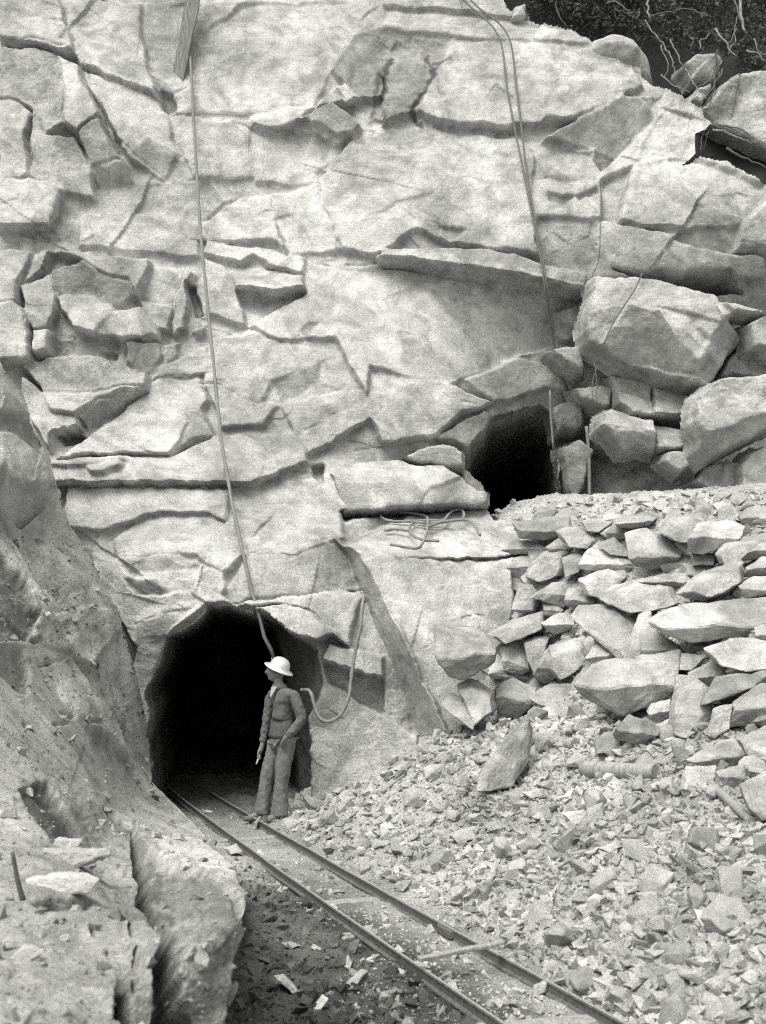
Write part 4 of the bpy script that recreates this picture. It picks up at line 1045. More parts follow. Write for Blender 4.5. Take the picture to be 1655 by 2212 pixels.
def scatter(name, n, poly, smin, smax, seed, label, power=.45, sink=.15, accept=None, mat='pebble'):
    rng = random.Random(seed)
    VV, QQ, AA, off = [], [], [], 0
    x0, y0 = poly.min(0); x1, y1 = poly.max(0)
    k = 0; tries = 0
    cand = npr.rand(n * 6, 2) * [x1 - x0, y1 - y0] + [x0, y0]
    cand = cand[inside(poly, cand[:, 0], cand[:, 1])]
    # march all rays at once
    Ys = np.linspace(3.5, 17, 420)
    hitY = np.full(len(cand), np.nan)
    prev = None
    for Yv in Ys:
        p = at(cand[:, 0], cand[:, 1], np.full(len(cand), Yv))
        j = np.clip(((p[:, 0] - GX0) / GS).astype(int), 0, nx - 1); i = np.clip(((p[:, 1] - GY0) / GS).astype(int), 0, ny - 1)
        m = np.isnan(hitY) & (p[:, 2] <= Z[i, j])
        hitY[m] = Yv
    for (px_, py_), Yh in zip(cand, hitY):
        if k >= n: break
        if np.isnan(Yh): continue
        p = at(px_, py_, Yh)
        if accept and not accept(p, rng): continue
        s_ = min(smax, smin * (1 - rng.random()) ** -power)
        V_, T_ = rng.choice(STUFF_LOW)
        m = np.array(rot(rng))
        v = (V_ * [s_, s_ * rng.uniform(.7, 1.1), s_ * rng.uniform(.6, 1.1)]) @ m.T + [p[0], p[1], gheight(p[0], p[1]) + s_ * sink]
        VV.append(v); QQ.append(T_ + off); off += len(v); AA.append(np.full(len(v), rng.uniform(.68, 1.22)))
        k += 1
    ob = link(name, np_mesh(name, np.concatenate(VV), np.concatenate(QQ), {'tint': np.concatenate(AA)}), M[mat])
    return tag(ob, label, 'gravel', None, 'stuff')
scatter('scree', 9800, SCREE, .021, .085, 41, 'small broken stones covering the scree slope beside the track', .5, .15, clear_of_rails)
scatter('rubble_chips', 6000, pts('P', '960,1560 930,1500 1060,1380 1110,1210 1160,1160 960,1190 1000,1130 1120,1090 1700,1062 1700,1720 1400,1640 1130,1540')[:, :2], .018, .11, 42, 'chips and small stones filling gaps in the rubble pile', .55)
scatter('track_gravel', 3200, pts('P', '420,1742 640,1745 760,1850 950,1950 1180,2090 1400,2240 1000,2280 760,2260 700,2150 800,2060 640,1960 520,1850')[:, :2], .007, .06, 43, 'sparse gravel strewn over the muddy track bed', .5, .15, clear_of_rails)

scatter('mud_clods', 1500, pts('P', '500,1850 640,1925 760,2000 900,2090 1000,2180 1040,2260 480,2260 490,2090 540,1960')[:, :2], .012, .085, 44, 'dark clods and muddy stones between bank and track', .5, .05, clear_of_rails, 'clod')

# grit and small stones lying on the left bank
rngb = random.Random(61)
ins = keep_bank(BK.x, BK.y)
ii, jj = np.nonzero(ins & (BK.y > 1150))
VV, QQ, AA, off = [], [], [], 0
for _ in range(5200):
    k = rngb.randrange(len(ii)); p = VB[ii[k], jj[k]]
    dist = p[1]
    if rngb.random() > (dist / 12.5) ** 2 + .08: continue
    s_ = min(.075, .009 * (1 - rngb.random()) ** -.55)
    V_, T_ = rngb.choice(STUFF_LOW)
    m_ = np.array(rot(rngb))
    v_ = (V_ * [s_, s_ * rngb.uniform(.7, 1.1), s_ * rngb.uniform(.6, 1.1)]) @ m_.T + p + np.array([.3, -.5, .7]) * s_ * .2
    VV.append(v_); QQ.append(T_ + off); off += len(v_); AA.append(np.full(len(v_), rngb.uniform(.5, 1.1)))
tag(link('bank_gravel', np_mesh('bank_gravel', np.concatenate(VV), np.concatenate(QQ), {'tint': np.concatenate(AA)}), M['pebble']), 'grit and small stones strewn over the left bank', 'gravel', None, 'stuff')

# ------------------------------------------------------------------ mine track
def sweep(name, path, prof, mat, parent):
    V, F = [], []
    n = len(path); k = len(prof)
    for i, p in enumerate(path):
        t = (path[min(i + 1, n - 1)] - path[max(i - 1, 0)]); t.z = 0; t.normalize()
        side = Vector((t.y, -t.x, 0))
        for a, b in prof: V.append(p + side * a + Vector((0, 0, b)))
    for i in range(n - 1):
        for j in range(k):
            F.append((i * k + j, i * k + (j + 1) % k, (i + 1) * k + (j + 1) % k, (i + 1) * k + j))
    F.append(tuple(range(k))); F.append(tuple((n - 1) * k + j for j in range(k))[::-1])
    me = bpy.data.meshes.new(name); me.from_pydata(V, [], F); me.update()
    bm = bmesh.new(); bm.from_mesh(me); bmesh.ops.recalc_face_normals(bm, faces=bm.faces); bm.to_mesh(me); bm.free()
    return link(name, me, mat, parent)
track = empty('mine_track')
tag(track, 'narrow-gauge mine track of two light rails running out of the lower tunnel', 'track')
railp = {}
for nm in ('left', 'right'):
    P = [Vector(q) for q in RAIL_P[nm]]; cf = RAIL_CF[nm]
    yy = np.linspace(P[0].y + 1.3, P[-1].y, 60)
    P = [Vector((float(np.polyval(cf, q)) + .004 * mnoise.noise(Vector((q * 1.3, 0, 0))), float(q), ZR + .006 * mnoise.noise(Vector((q * .9, 5, 0))))) for q in yy]
    railp[nm] = P
    prof = [(-.010, 0), (.010, 0), (.0115, -.008), (.0035, -.013), (.0035, -.05), (.022, -.06), (.022, -.07), (-.022, -.07), (-.022, -.06), (-.0035, -.05), (-.0035, -.013), (-.0115, -.008)]
    r_ = sweep('rail', [p - Vector((0, 0, .002)) for p in P], prof, M['rail'], track)
    sweep('rail_head', [p + Vector((0, 0, .0)) for p in P], [(-.0085, .0015), (.0085, .0015), (.0085, -.001), (-.0085, -.001)], M['railhead'], r_)
def box_mesh(name, sx, sy, sz, bev=.006, seed=0, rough=.0, cuts=4):
    bm = bmesh.new(); bmesh.ops.create_cube(bm, size=1)
    for v in bm.verts: v.co = Vector((v.co.x * sx, v.co.y * sy, v.co.z * sz))
    bmesh.ops.bevel(bm, geom=list(bm.edges), offset=bev, segments=1, affect='EDGES', profile=.5)
    if rough:
        L = max(sx, sy, sz)
        es = [e for e in bm.edges if e.calc_length() > L * .4]
        bmesh.ops.subdivide_edges(bm, edges=es, cuts=cuts, use_grid_fill=True)
        for v in bm.verts: v.co += mnoise.noise_vector(v.co * 6 + Vector((seed, 0, 0))) * rough
    me = bpy.data.meshes.new(name); bm.to_mesh(me); bm.free(); return me
def nearest_mid(Y):
    a = min(railp['left'], key=lambda p: abs(p.y - Y)); b = min(railp['right'], key=lambda p: abs(p.y - Y))
    return a, b
for i, Y in enumerate((12.3, 11.4, 10.5, 9.6, 8.7, 7.8, 6.9, 6.0, 5.2)):
    a, _ = nearest_mid(Y)
    b = min(railp['right'], key=lambda p: (p - a).length)
    m_ = (a + b) / 2; d = (b - a)
    t_ = link('tie', box_mesh('tie', d.length + .26, .12, .08, .01, i, .008), M['wood'], track)
    t_.location = (m_.x, m_.y, gheight(m_.x, m_.y) - .042 + .012 * (i % 3 == 1)); t_.rotation_euler = (0, 0, math.atan2(d.y, d.x) + .03 * (i % 3 - 1))
jp = min(railp['right'], key=lambda p: (p - Vector(plane_hit(975, 1998, ZR))).length)
jd = (railp['right'][railp['right'].index(jp) + 1] - jp)
j_ = link('rail_joint', box_mesh('rail_joint', .22, .07, .06, .008, 3, .004), M['rail'], track)
j_.location = jp + Vector((0, 0, -.03)); j_.rotation_euler = (0, 0, math.atan2(jd.y, jd.x))

# ------------------------------------------------------------------ sticks, boards, logs
def stick(name, P, r, label, cat='stick', mat='wood', group=None, taper=.6, sides=8):
    P = [Vector(p) for p in P]
    base_ = P[0].copy()
    ob = tube(name, [p - base_ for p in catmull(P, 5)], lambda t: r * (1 - (1 - taper) * t), M[mat], None, sides, .1, len(label))
    ob.location = base_
    return tag(ob, label, cat, group)
def on_ground(px, py, dz=.02):
    h = ground_hit(px, py); return (h[0], h[1], h[2] + dz)
bo = plane_hit(905, 2072, .09); b1 = plane_hit(1085, 2036, .12)
m_ = (Vector(bo) + Vector(b1)) / 2; d = Vector(b1) - Vector(bo)
ob = link('board', box_mesh('board', d.length, .05, .022, .004, 2, .006), M['wood']); ob.location = m_
ob.rotation_euler = (0, -math.asin(d.z / d.length), math.atan2(d.y, d.x))
tag(ob, 'short split board lying across the left rail', 'board')
def pR(reg, x, y): return tuple(pts(reg, f'{x},{y}')[0])
def log(o0, o1, r, label, dz):
    a, b = on_ground(*o0, dz), on_ground(*o1, dz)
    return stick('log', [a, [(u + v) / 2 for u, v in zip(a, b)], b], r, label, 'log', 'wood', None, .85, 12)
log(pR('R8', 870, 45), pR('R8', 1180, 60), .075, 'thick barkless log lying under the rubble pile', .07)
log(pR('R6', 660, 1010), pR('R6', 830, 1040), .06, 'short hollow-ended log half buried beside the pale slab', .03)
log(pR('R6', 620, 1085), pR('R6', 800, 1110), .028, 'thin branch lying on the scree below the short log', .02)
log(pR('R8', 1410, 90), pR('R8', 1595, 265), .032, 'straight pole lying down the scree beside the big pale block', .04)
for i, (a, b, l) in enumerate([((0, 130), (95, 55), 'bent stick lying on the scree near the tunnel'), ((730, 480), (890, 395), 'thin twig among stones below the dark patch of scree'), ((545, 405), (625, 450), 'short splinter of wood among stones on the scree'),
                               ((1560, 300), (1640, 180), 'stripped twig on the scree beside the straight pole')]):
    A_, B_ = on_ground(*pR('R8', *a), .05), on_ground(*pR('R8', *b), .05)
    stick('stick', [A_, [(u + v) / 2 + .01 for u, v in zip(A_, B_)], B_], .016, l)
A_, B_ = on_ground(*pR('R7', 1100, 275), .06), on_ground(*pR('R7', 1150, 220), .1)
stick('stick', [A_, [(u + v) / 2 for u, v in zip(A_, B_)], B_], .022, 'pale split stake lying beside the right rail near the tunnel')
# stake on the bank
Ys = BK.yat(28, 1930) - .03
stick('stake', [at(50, 1945, Ys), at(38, 1900, Ys), at(27, 1840, Ys)], .012, 'thin dark stake standing upright on the left bank', 'stake', 'darkroot')
# leaning timber, upper left
Yt = K.yat(395, 120) - .12
P_ = [at(425, -40, Yt + .1), at(398, 100, Yt), at(372, 232, Yt - .02)]
me = hull_mesh('rock_splinter', [Vector(q) for q in [at(408, -40, Yt), at(436, -40, Yt), at(430, 20, Yt - .05), at(412, 95, Yt - .1), at(396, 180, Yt - .08), at(372, 236, Yt - .02), at(361, 222, Yt), at(380, 110, Yt - .06), at(410, -40, Yt + .25), at(400, 60, Yt + .25), at(375, 225, Yt + .2), at(430, 0, Yt + .25)]], 3, .012, .4, 4)
tag(link('rock_splinter', me, M['timber']), 'tapering grey rock splinter standing in a cleft high on the cliff', 'rock')

# ------------------------------------------------------------------ ropes, hoses, cables
def taut(Pp, clear, n=70, win=5, sheet=K):
    Pp = np.array(Pp, float)
    C = catmull([Vector((a, b, 0)) for a, b in Pp], max(4, n // len(Pp)))
    s_, Yv = [0.0], []
    for i, c in enumerate(C):
        Yv.append(min(sheet.yat(c.x + dx, c.y + dy) for dx in (-win, 0, win) for dy in (-win, 0, win)) - clear)
        if i: s_.append(s_[-1] + (C[i] - C[i - 1]).length)
    H_ = []
    for p in zip(s_, Yv):                       # a taut line bridges hollows and bears on what stands out
        while len(H_) >= 2 and (H_[-1][1] - H_[-2][1]) * (p[0] - H_[-2][0]) >= (p[1] - H_[-2][1]) * (H_[-1][0] - H_[-2][0]): H_.pop()
        H_.append(p)
    Yi = np.interp(s_, [h[0] for h in H_], [h[1] for h in H_])
    return [Vector(at(c.x, c.y, y)) for c, y in zip(C, Yi)]
def rope(name, P, r, mat, label, cat, group=None, twist=True, sides=8):
    base_ = P[-1].copy()
    ob = tube(name, [p - base_ for p in P], r, M[mat], None, sides, 0, 0, twist)
    ob.location = base_
    return tag(ob, label, cat, group)
def multi(*spec):
    out = []
    for reg, s in spec: out += [tuple(q[:2]) for q in pts(reg, s)]
    return out
P = taut(multi(('R1', '822,-60 820,180 835,500 850,760 870,1050'), ('R3', '890,160 930,560 955,800 985,980'), ('R5', '1005,0 1050,200 1085,360')), .05, 90)
e = P[-1]
P += [Vector(at(548 + k * 13, 1285 + k * 46, e.y - .12 * k)) for k in (1,)] + [Vector(at(*q, y)) for q, y in (((571, 1375), e.y - .12), ((585, 1402), e.y - .1), ((592, 1425), e.y - .02))]
rope('rope', P, .020, 'rope', 'long hemp rope hanging down the cliff to the lower tunnel', 'rope')
PA = taut(multi(('R2', '250,-110 360,10 500,155 540,400 600,700 640,900 680,1100'), ('R4', '715,250 740,400 790,580 850,720 885,770')), .06, 80)
PB = taut(multi(('R2', '290,-110 400,20 540,150 580,400 620,720 660,960 690,1104'), ('R4', '725,260 750,430 800,590 862,725 890,775')), .06, 80)
rope('cable', PA, .014, 'hose', 'left one of two cables hanging side by side to the upper tunnel', 'cable', 'paired cables to the upper tunnel', False)
rope('cable', PB, .014, 'hose', 'right one of two cables hanging side by side to the upper tunnel', 'cable', 'paired cables to the upper tunnel', False)
P = taut(multi(('R2', '945,780 940,930 935,1108'), ('R4', '905,100 910,160 890,260 882,330')), .05, 40)
rope('cord', P, .007, 'hose', 'thin cord hanging in the upright cleft above the upper tunnel', 'cord', None, False, 6)
P = [Vector(at(*pR('R4', *q), 15.2)) for q in ((1120, 85), (1085, 160), (1000, 290), (955, 390))]
rope('cord', catmull(P, 8), .011, 'hose', 'slanting cord hanging over the big overhanging block', 'cord', None, False, 6)
for i, q in enumerate([((930, 480), (905, 560), (908, 640)), ((915, 470), (925, 570), (920, 650))]):
    P = [Vector(at(*pR('R4', *z_), 15.75)) for z_ in q]
    rope('cord', catmull(P, 6), .006, 'hose', ('straighter' if i else 'bowed') + ' one of two short cords under the big overhanging block', 'cord', None, False, 6)
P = [Vector(at(*pR('R4', *q), 15.9)) for q in ((880, 745), (890, 860), (893, 980), (893, 1085))]
rope('pipe', catmull(P, 4), .024, 'pipe', 'upright iron pipe standing right of the upper tunnel mouth', 'pipe', None, False, 10)
P = [Vector(at(*pR('R4', *q), 16.0)) for q in ((722, 590), (726, 700), (738, 845))]
rope('pipe', catmull(P, 4), .016, 'pipe', 'thin iron bar hanging at the top of the upper tunnel mouth', 'pipe', None, False, 8)
P = [Vector(at(*pR('R5', *q), 12.85 + dy)) for q, dy in (((1570, 385), .25), ((1563, 430), .1), ((1555, 520), .02), ((1530, 640), 0), ((1515, 740), -.05), ((1505, 820), -.1), ((1470, 895), -.12), ((1420, 925), -.12), ((1380, 910), -.1), ((1358, 860), -.05), ((1345, 810), 0), ((1330, 790), .12), ((1300, 790), .3))]
rope('hose', catmull(P, 8), .019, 'rope', 'air hose hanging in a loop on the rock beside the lower tunnel', 'hose')
# coil on the bench
def bench(x, y):
    px_, py_ = 719 + x * .2068, 1061 + y * .2068
    return Vector(at(px_, py_, 13.72 + max(1178 - py_, -6) * .0185 - .05))
for l, q in (('main loops of slack rope coiled on the bench below the white boulder', '1540,460 1520,430 1480,360 1400,300 1200,312 1000,305 700,318 560,300 500,260 512,220 600,195 750,220 900,242 985,275 985,400 945,530 880,595 740,580 605,555'),
             ('raised open loop of slack rope on the bench', '960,400 1010,362 1150,312 1230,222 1320,188 1372,235 1340,290 1180,318 1000,330 840,330 798,400 840,460 930,505 1110,522'),
             ('short loose rope end lying on the bench edge', '545,412 640,398 720,402 790,414')):
    P = catmull([bench(*[float(v) for v in s.split(',')]) for s in q.split()], 6)
    rope('rope', P, .017, 'rope', l, 'rope', 'slack rope on the bench')

# ------------------------------------------------------------------ roots and undergrowth above the cliff
ri = 0
for kind, s, r in [('darkroot', '745,-20 760,60 800,120', 3.5), ('root', '1140,-30 1150,40 1152,75', 5), ('root', '1545,-40 1550,60 1558,135', 7), ('root', '1130,90 1185,160 1240,240 1262,330', 3), ('root', '1435,125 1490,195 1525,245', 4),
                   ('root', '1520,-20 1530,80 1500,190', 2), ('root', '1240,170 1270,230 1302,285', 3), ('root', '1365,212 1372,185 1400,152 1420,146', 2.5), ('root', '1575,215 1610,230 1660,265', 4), ('darkroot', '1445,215 1435,310 1425,420 1368,470', 5),
                   ('darkroot', '1470,300 1410,400 1365,450', 4), ('root', '1200,320 1260,370 1330,400', 3), ('root', '1420,560 1500,580 1590,620', 7), ('root', '1450,530 1560,560 1600,600', 5), ('darkroot', '1480,640 1560,680 1680,740', 6),
                   ('root', '1200,190 1230,290 1210,340', 2), ('root', '1500,230 1520,180 1530,120', 2.5), ('root', '1385,560 1380,610 1370,650', 1.2), ('root', '1400,560 1396,600 1380,655', 1.2), ('root', '1300,300 1340,360 1400,430', 2.5), ('root', '1600,170 1620,220 1650,235', 2.5),
                   ('darkroot', '1000,40 1060,60 1130,100', 3), ('root', '960,10 1000,5 1065,45', 3), ('root', '1150,70 1300,40 1420,70', 1.5), ('root', '1460,260 1400,345 1340,395', 2)]:
    P = [Vector(at(q[0], q[1], min(SB.yat(q[0], q[1]), K.yat(q[0], q[1]) + .6) - .22 - .1 * (ri % 3))) for q in pts('R2', s)]
    rw = r * .5 / FOC * 17.3 * .95
    base_ = P[-1].copy()
    pth = [p - base_ + Vector((mnoise.noise(p * 9) * .045, 0, mnoise.noise(p * 11 + Vector((5, 0, 0))) * .035)) for p in catmull(P, 6)]
    ob = tube('root', pth, lambda t, rw=rw: rw * (1.15 - .4 * t), M[kind], None, 7, .3, ri); ob.location = base_
    big = {2: 'pale peeled sapling stem standing above the cliff edge', 12: 'thick pale rotting branch wedged below the large grey boulder', 9: 'thick dark root hanging over the square grey boulder'}
    if ri in big: tag(ob, big[ri], 'root')
    else: tag(ob, ('thin pale' if kind == 'root' else 'thin dark') + ' root dangling from the soil above the cliff', 'root', ('pale' if kind == 'root' else 'dark') + ' roots above the cliff')
    ri += 1
rng = np.random.RandomState(12)
n = 17000
lx = rng.uniform(1140, 1720, n); ly = rng.uniform(-120, 300, n)
lim = np.interp(lx, [1120, 1250, 1420, 1560, 1720], [20, 60, 90, 110, 190]) + rng.normal(0, 16, n)
ok = ly < lim
lx, ly = lx[ok], ly[ok]
Yb = np.array([SB.yat(a, b) for a, b in zip(lx, ly)])
C0 = at(lx, ly, Yb - .08 - .45 * rng.rand(len(lx)) ** 2)
n = len(lx)
u = rng.normal(size=(n, 3)); u /= np.linalg.norm(u, axis=1)[:, None]
v = np.cross(u, rng.normal(size=(n, 3))); v /= np.linalg.norm(v, axis=1)[:, None]
ls = (.02 + .055 * rng.rand(n) ** 2)[:, None]
VV = np.stack([C0 - u * ls, C0 + v * ls * .4, C0 + u * ls, C0 - v * ls * .4], 1).reshape(-1, 3)
ob = link('undergrowth', np_mesh('undergrowth', VV, np.arange(n * 4).reshape(n, 4)), M['leaf'])
tag(ob, 'dark tangled undergrowth above the cliff edge', 'undergrowth', None, 'stuff')

# ------------------------------------------------------------------ the man at the tunnel mouth
def skin_mesh(name, verts, edges, root=0, levels=2):
    """verts: {key: (x, y, z, rx[, ry])}"""
    keys = list(verts); ix = {k: i for i, k in enumerate(keys)}
    me = bpy.data.meshes.new(name + '_graph')
    me.from_pydata([verts[k][:3] for k in keys], [(ix[a], ix[b]) for a, b in edges], [])
    ob = bpy.data.objects.new(name + '_graph', me); COL.objects.link(ob)
    sm = ob.modifiers.new('skin', 'SKIN'); sm.use_smooth_shade = True; sm.branch_smoothing = .4
    for i, k in enumerate(keys):
        q = verts[k]
        sv = me.skin_vertices[0].data[i]
        sv.radius = (q[3], q[4] if len(q) > 4 else q[3]); sv.use_root = i == root
    ss = ob.modifiers.new('sub', 'SUBSURF'); ss.levels = levels; ss.render_levels = levels
    dg = bpy.context.evaluated_depsgraph_get()
    out = bpy.data.meshes.new_from_object(ob.evaluated_get(dg)); out.name = name
    bpy.data.objects.remove(ob); bpy.data.meshes.remove(me)
    out.materials.clear()
    return out
def loft(name, rings, mat, parent, seg=20, cap=True, wr=0.0, seed=0):
    """rings: (cx, cy, cz, rx, ry, turn, roll) ellipses, bottom to top"""
    V, F = [], []
    for i, (cx, cy, cz, rx, ry, tu) in enumerate(rings):
        for k in range(seg):
            g = 2 * math.pi * k / seg
            x, y = rx * math.cos(g), ry * math.sin(g)
            p = Vector((cx + x * math.cos(tu) - y * math.sin(tu), cy + x * math.sin(tu) + y * math.cos(tu), cz))
            if wr: p += mnoise.noise_vector(Vector((p.x * 11, p.y * 11, p.z * 7)) + Vector((seed, 0, 0))) * wr + mnoise.noise_vector(Vector((p.x * 24, p.y * 24, p.z * 26 + seed))) * wr * .5
            V.append(p)
    n = len(rings)
    for i in range(n - 1):
        for k in range(seg): F.append((i * seg + k, i * seg + (k + 1) % seg, (i + 1) * seg + (k + 1) % seg, (i + 1) * seg + k))
    if cap: F += [tuple(range(seg))[::-1], tuple((n - 1) * seg + k for k in range(seg))]
    me = bpy.data.meshes.new(name); me.from_pydata(V, [], F); me.update()
    for p in me.polygons: p.use_smooth = True
    return link(name, me, mat, parent)
def wrinkle(me, amp, seed, sc=(12, 12, 9)):
    for v in me.vertices:
        p = v.co
        v.co = p + mnoise.noise_vector(Vector((p.x * sc[0], p.y * sc[1], p.z * sc[2])) + Vector((seed, 3, 1))) * amp + mnoise.noise_vector(Vector((p.x * 28, p.y * 28, p.z * 22 + seed))) * amp * .5
feet = plane_hit(595, 1752, 0.02)
MY = 12.55
mx = float(at(595, 1752, MY)[0])
man = empty('person', (mx, MY, gheight(mx, MY) + .0))
tag(man, 'man in pale hard hat, dark jacket and work trousers standing at the lower tunnel mouth', 'person')
# body, head to fingers, one surface
Bv = {'pelvis': (.055, 0, .90, .09, .075), 'waist': (.06, 0, 1.03, .115, .085), 'chest': (.065, 0, 1.24, .11, .08), 'upper': (.058, 0, 1.34, .07, .06), 'neck': (.03, -.005, 1.415, .056), 'neck2': (.012, -.008, 1.47, .058),
      'headl': (-.0, -.01, 1.52, .05), 'headm': (.0, -.006, 1.58, .05), 'headt': (.01, 0, 1.62, .04),
      'lsh': (.19, -.11, 1.32, .045), 'lel': (.275, -.17, 1.075, .045), 'lwr': (.115, -.225, .885, .030), 'lpalm': (.075, -.225, .845, .034, .022),
      'rsh': (-.05, .11, 1.32, .045), 'rel': (-.105, .10, 1.075, .045), 'rwr': (-.150, .055, .80, .028), 'rpalm': (-.165, .035, .735, .034, .02),
      'lhip': (.115, -.065, .80, .06), 'lkn': (.065, -.06, .45, .058), 'lan': (.05, -.06, .09, .04), 'lft': (-.07, -.135, .035, .04, .03),
      'rhip': (.0, .065, .80, .06), 'rkn': (-.10, .03, .45, .058), 'ran': (-.14, .02, .09, .04), 'rft': (-.29, -.02, .035, .04, .03)}
Be = [('pelvis', 'waist'), ('waist', 'chest'), ('chest', 'upper'), ('upper', 'neck'), ('neck', 'neck2'), ('neck2', 'headl'), ('headl', 'headm'), ('headm', 'headt'), ('upper', 'lsh'), ('lsh', 'lel'), ('lel', 'lwr'), ('lwr', 'lpalm'),
      ('upper', 'rsh'), ('rsh', 'rel'), ('rel', 'rwr'), ('rwr', 'rpalm'), ('pelvis', 'lhip'), ('lhip', 'lkn'), ('lkn', 'lan'), ('lan', 'lft'), ('pelvis', 'rhip'), ('rhip', 'rkn'), ('rkn', 'ran'), ('ran', 'rft')]
def finger(tag_, root, p1, p2, p3, r):
    for k, p in zip('abc', (p1, p2, p3)):
        Bv[tag_ + k] = (*p, r); r *= .88
    Be.extend([(root, tag_ + 'a'), (tag_ + 'a', tag_ + 'b'), (tag_ + 'b', tag_ + 'c')])
for i, (dx, L) in enumerate(((-.022, .9), (-.008, 1.0), (.007, .95), (.021, .8))):      # right hand, curled on the lamp stick
    finger(f'rf{i}', 'rpalm', (-.175 + dx * .4, .03 + dx, .70), (-.185 + dx * .4, .01 + dx, .70 - .035 * L), (-.165 + dx * .4, -.005 + dx, .70 - .055 * L), .0095)
finger('rt', 'rpalm', (-.185, .0, .735), (-.19, -.02, .70), (-.18, -.025, .675), .0105)
for i, (dx, L) in enumerate(((-.02, .9), (-.007, 1.0), (.007, .95), (.02, .8))):        # left hand going into the pocket
    finger(f'lf{i}', 'lpalm', (.08 + dx * .5, -.18 + dx * .5, .815), (.09 + dx * .5, -.15 + dx * .5, .815 - .035 * L), (.095 + dx * .5, -.13 + dx * .5, .815 - .06 * L), .0095)
finger('lt', 'lpalm', (.07, -.20, .83), (.07, -.19, .80), (.075, -.175, .78), .0105)
me = skin_mesh('body', Bv, Be)
# the head, in the same mesh: profile to the left with brow, nose, lips and chin
bm = bmesh.new(); bm.from_mesh(me)
n0 = len(bm.verts)
hd = bmesh.ops.create_uvsphere(bm, u_segments=32, v_segments=24, radius=1)['verts']
yaw = Matrix.Rotation(.22, 3, 'Z')
for v in hd:
    x, y, z = v.co
    lo = max(0.0, -z)
    q = Vector((x * .098 * (1 - .10 * lo), y * .076 * (1 - .30 * lo * lo), z * .122))
    if x < 0:
        f = math.exp(-(q.y / .017) ** 2); fw = math.exp(-(q.y / .04) ** 2)
        q.x -= f * .027 * math.exp(-((q.z + .012) / .018) ** 2) + fw * .007 * math.exp(-((q.z - .026) / .012) ** 2) - fw * .008 * math.exp(-((q.z - .008) / .010) ** 2) * (1 - f)
        q.x -= fw * .017 * math.exp(-((q.z + .088) / .018) ** 2) + f * .008 * math.exp(-((q.z + .050) / .010) ** 2)
    v.co = yaw @ q + Vector((-.008, -.008, 1.572))
for f in bm.faces: f.smooth = True
bm.to_mesh(me); bm.free()
body = link('body', me, M['skin'], man)
# head lies a little forward of the neck; ear and hair at the back
def blob(name, c, r, mat, parent, seg=14, rings=9, f=None):
    bm = bmesh.new(); bmesh.ops.create_uvsphere(bm, u_segments=seg, v_segments=rings, radius=1)
    for v in bm.verts:
        q = Vector((v.co.x * r[0], v.co.y * r[1], v.co.z * r[2]))
        if f: q = f(q)
        v.co = q + Vector(c)
    for p in bm.faces: p.smooth = True
    me = bpy.data.meshes.new(name); bm.to_mesh(me); bm.free()
    return link(name, me, mat, parent)
blob('ear', (.022, -.080, 1.562), (.018, .008, .03), M['skin'], body)
blob('eye', (-.078, -.052, 1.582), (.008, .010, .007), M['hair'], body, 8, 6)
blob('hair', (.03, 0, 1.60), (.078, .081, .078), M['hair'], man)
# shirt front, jacket, sweater, trousers, boots
Jv = {'w': (.058, 0, 1.03, .15, .125), 'w2': (.06, 0, 1.10, .142, .115), 'c': (.065, .0, 1.20, .152, .12), 'u': (.065, 0, 1.33, .125, .092), 'n': (.05, .0, 1.405, .072, .066),
      'ls': (.195, -.115, 1.318, .082), 'lm': (.245, -.15, 1.19, .064), 'le': (.285, -.175, 1.065, .056), 'lf': (.205, -.205, .965, .05), 'lw': (.125, -.222, .895, .042),
      'rs': (-.05, .115, 1.325, .078), 'rm': (-.085, .11, 1.19, .06), 're': (-.108, .10, 1.065, .054), 'rf': (-.13, .075, .93, .047), 'rw': (-.148, .055, .81, .042)}
Je = [('w', 'w2'), ('w2', 'c'), ('c', 'u'), ('u', 'n'), ('u', 'ls'), ('ls', 'lm'), ('lm', 'le'), ('le', 'lf'), ('lf', 'lw'), ('u', 'rs'), ('rs', 'rm'), ('rm', 're'), ('re', 'rf'), ('rf', 'rw')]
me = skin_mesh('jacket', Jv, Je, 0, 3); wrinkle(me, .009, 2); wrinkle(me, .007, 12, (30, 30, 34))
jacket = link('jacket', me, M['jacket'], man)
TU = -.75
loft('collar', [(.035, -.01, 1.385, .086, .078, TU), (.032, -.012, 1.40, .088, .08, TU), (.028, -.012, 1.435, .074, .07, TU), (.03, -.012, 1.43, .062, .058, TU)], M['jacket'], jacket, 20, False, .003, 5)
sw = loft('sweater', [(.055, 0, .875, .13, .105, TU), (.055, 0, .88, .152, .122, TU), (.055, 0, .91, .15, .12, TU), (.057, 0, .98, .136, .11, TU), (.06, 0, 1.08, .12, .095, TU)], M['sweater'], man, 24, True, .007, 9)
# open collar with the pale shirt under it
me = hull_mesh('shirt', [Vector(q) for q in [(-.05, -.085, 1.405), (.01, -.105, 1.405), (-.05, -.135, 1.30), (-.06, -.122, 1.31), (.0, -.03, 1.405), (-.03, -.05, 1.27), (-.01, -.03, 1.42), (.02, -.06, 1.42)]], 0, 0, .1, 1)
link('shirt', me, M['shirt'], man)
Tv = {'p': (.055, 0, .90, .125, .1), 'lh': (.118, -.065, .80, .10), 'l1': (.09, -.065, .62, .092), 'lk': (.068, -.062, .45, .08), 'l2': (.058, -.062, .26, .084), 'l3': (.052, -.062, .10, .096), 'l4': (.05, -.062, .055, .10),
      'rh': (-.005, .06, .80, .10), 'r1': (-.055, .045, .62, .09), 'rk': (-.10, .03, .45, .078), 'r2': (-.125, .022, .26, .08), 'r3': (-.138, .02, .11, .09), 'r4': (-.14, .02, .065, .094)}
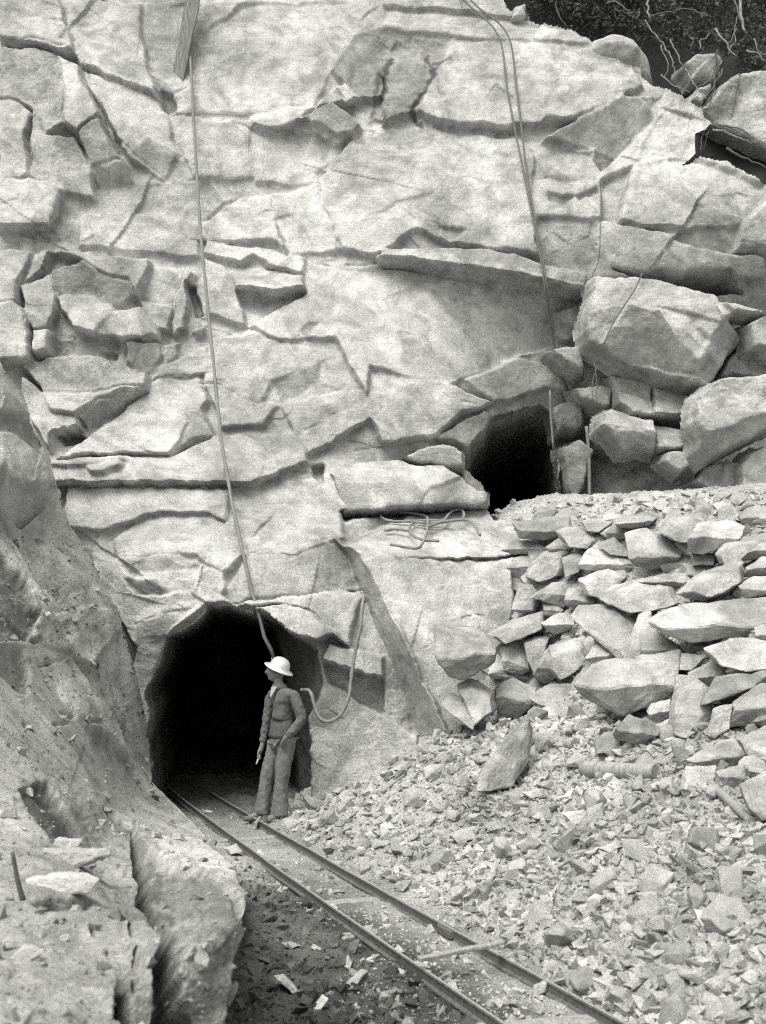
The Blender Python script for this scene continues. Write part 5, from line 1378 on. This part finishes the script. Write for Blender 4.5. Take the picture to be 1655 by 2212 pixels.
Te = [('p', 'lh'), ('lh', 'l1'), ('l1', 'lk'), ('lk', 'l2'), ('l2', 'l3'), ('l3', 'l4'), ('p', 'rh'), ('rh', 'r1'), ('r1', 'rk'), ('rk', 'r2'), ('r2', 'r3'), ('r3', 'r4')]
me = skin_mesh('trousers', Tv, Te, 0, 3); wrinkle(me, .011, 7, (17, 17, 4)); wrinkle(me, .006, 17, (34, 34, 26))
tro = link('trousers', me, M['trouser'], man)
loft('seat', [(.05, .0, .64, .02, .02, TU), (.05, .0, .70, .07, .06, TU), (.05, -.002, .76, .13, .10, TU), (.055, -.003, .82, .152, .118, TU), (.056, 0, .90, .142, .11, TU), (.058, 0, .94, .13, .10, TU)], M['trouser'], tro, 24, True, .008, 3)
for (ax, ay), (tx_, ty) in (((.05, -.06), (-.08, -.145)), ((-.14, .02), (-.34, -.02))):
    bv = {'a': (ax, ay, .10, .05), 'h': (ax + .02, ay + .005, .04, .046, .038), 'b': ((ax + tx_) / 2, (ay + ty) / 2, .042, .046, .036), 't': (tx_, ty, .034, .042, .028)}
    b_ = link('boot', skin_mesh('boot', bv, [('a', 'h'), ('h', 'b'), ('b', 't')], 1, 2), M['boot'], man)
# hard hat: lathe with a full brim, tipped to the back
prof = [(.002, .118), (.03, .116), (.06, .105), (.085, .083), (.100, .05), (.108, .018), (.112, .008), (.135, .0), (.158, -.012), (.160, -.016), (.156, -.018), (.132, -.006), (.104, .004), (.098, .03), (.08, .075), (.05, .098), (.002, .108)]
V, F_ = [], []
seg = 36
for r_, z_ in prof:
    for k in range(seg):
        g = 2 * math.pi * k / seg
        q = r_ * (1 + (.012 * math.cos(6 * g) if .02 < z_ < .11 else 0))
        V.append((q * math.cos(g) * 1.04, q * math.sin(g) * .90, z_))
for i in range(len(prof) - 1):
    for k in range(seg): F_.append((i * seg + k, i * seg + (k + 1) % seg, (i + 1) * seg + (k + 1) % seg, (i + 1) * seg + k))
me = bpy.data.meshes.new('hard_hat'); me.from_pydata(V, [], F_); me.update()
for p in me.polygons: p.use_smooth = True
hat = link('hard_hat', me, M['helmet'], man)
hat.location = (.026, -.006, 1.605); hat.rotation_euler = (.18, .42, 0)
lm_ = link('lamp_bracket', box_mesh('lamp_bracket', .012, .03, .035, .003), M['pipe'], hat); lm_.location = (-.108, 0, .05); lm_.rotation_euler = (0, -.5, 0)
# the bright stick in his right hand
tb = tube('candle_stick', [Vector((-.172, .005, .69)), Vector((-.185, -.012, .65)), Vector((-.205, -.03, .60))], .0085, M['chrome'], None, 8)
tb.location = man.location
tag(tb, "short bright rod held in the man's right hand", 'rod')
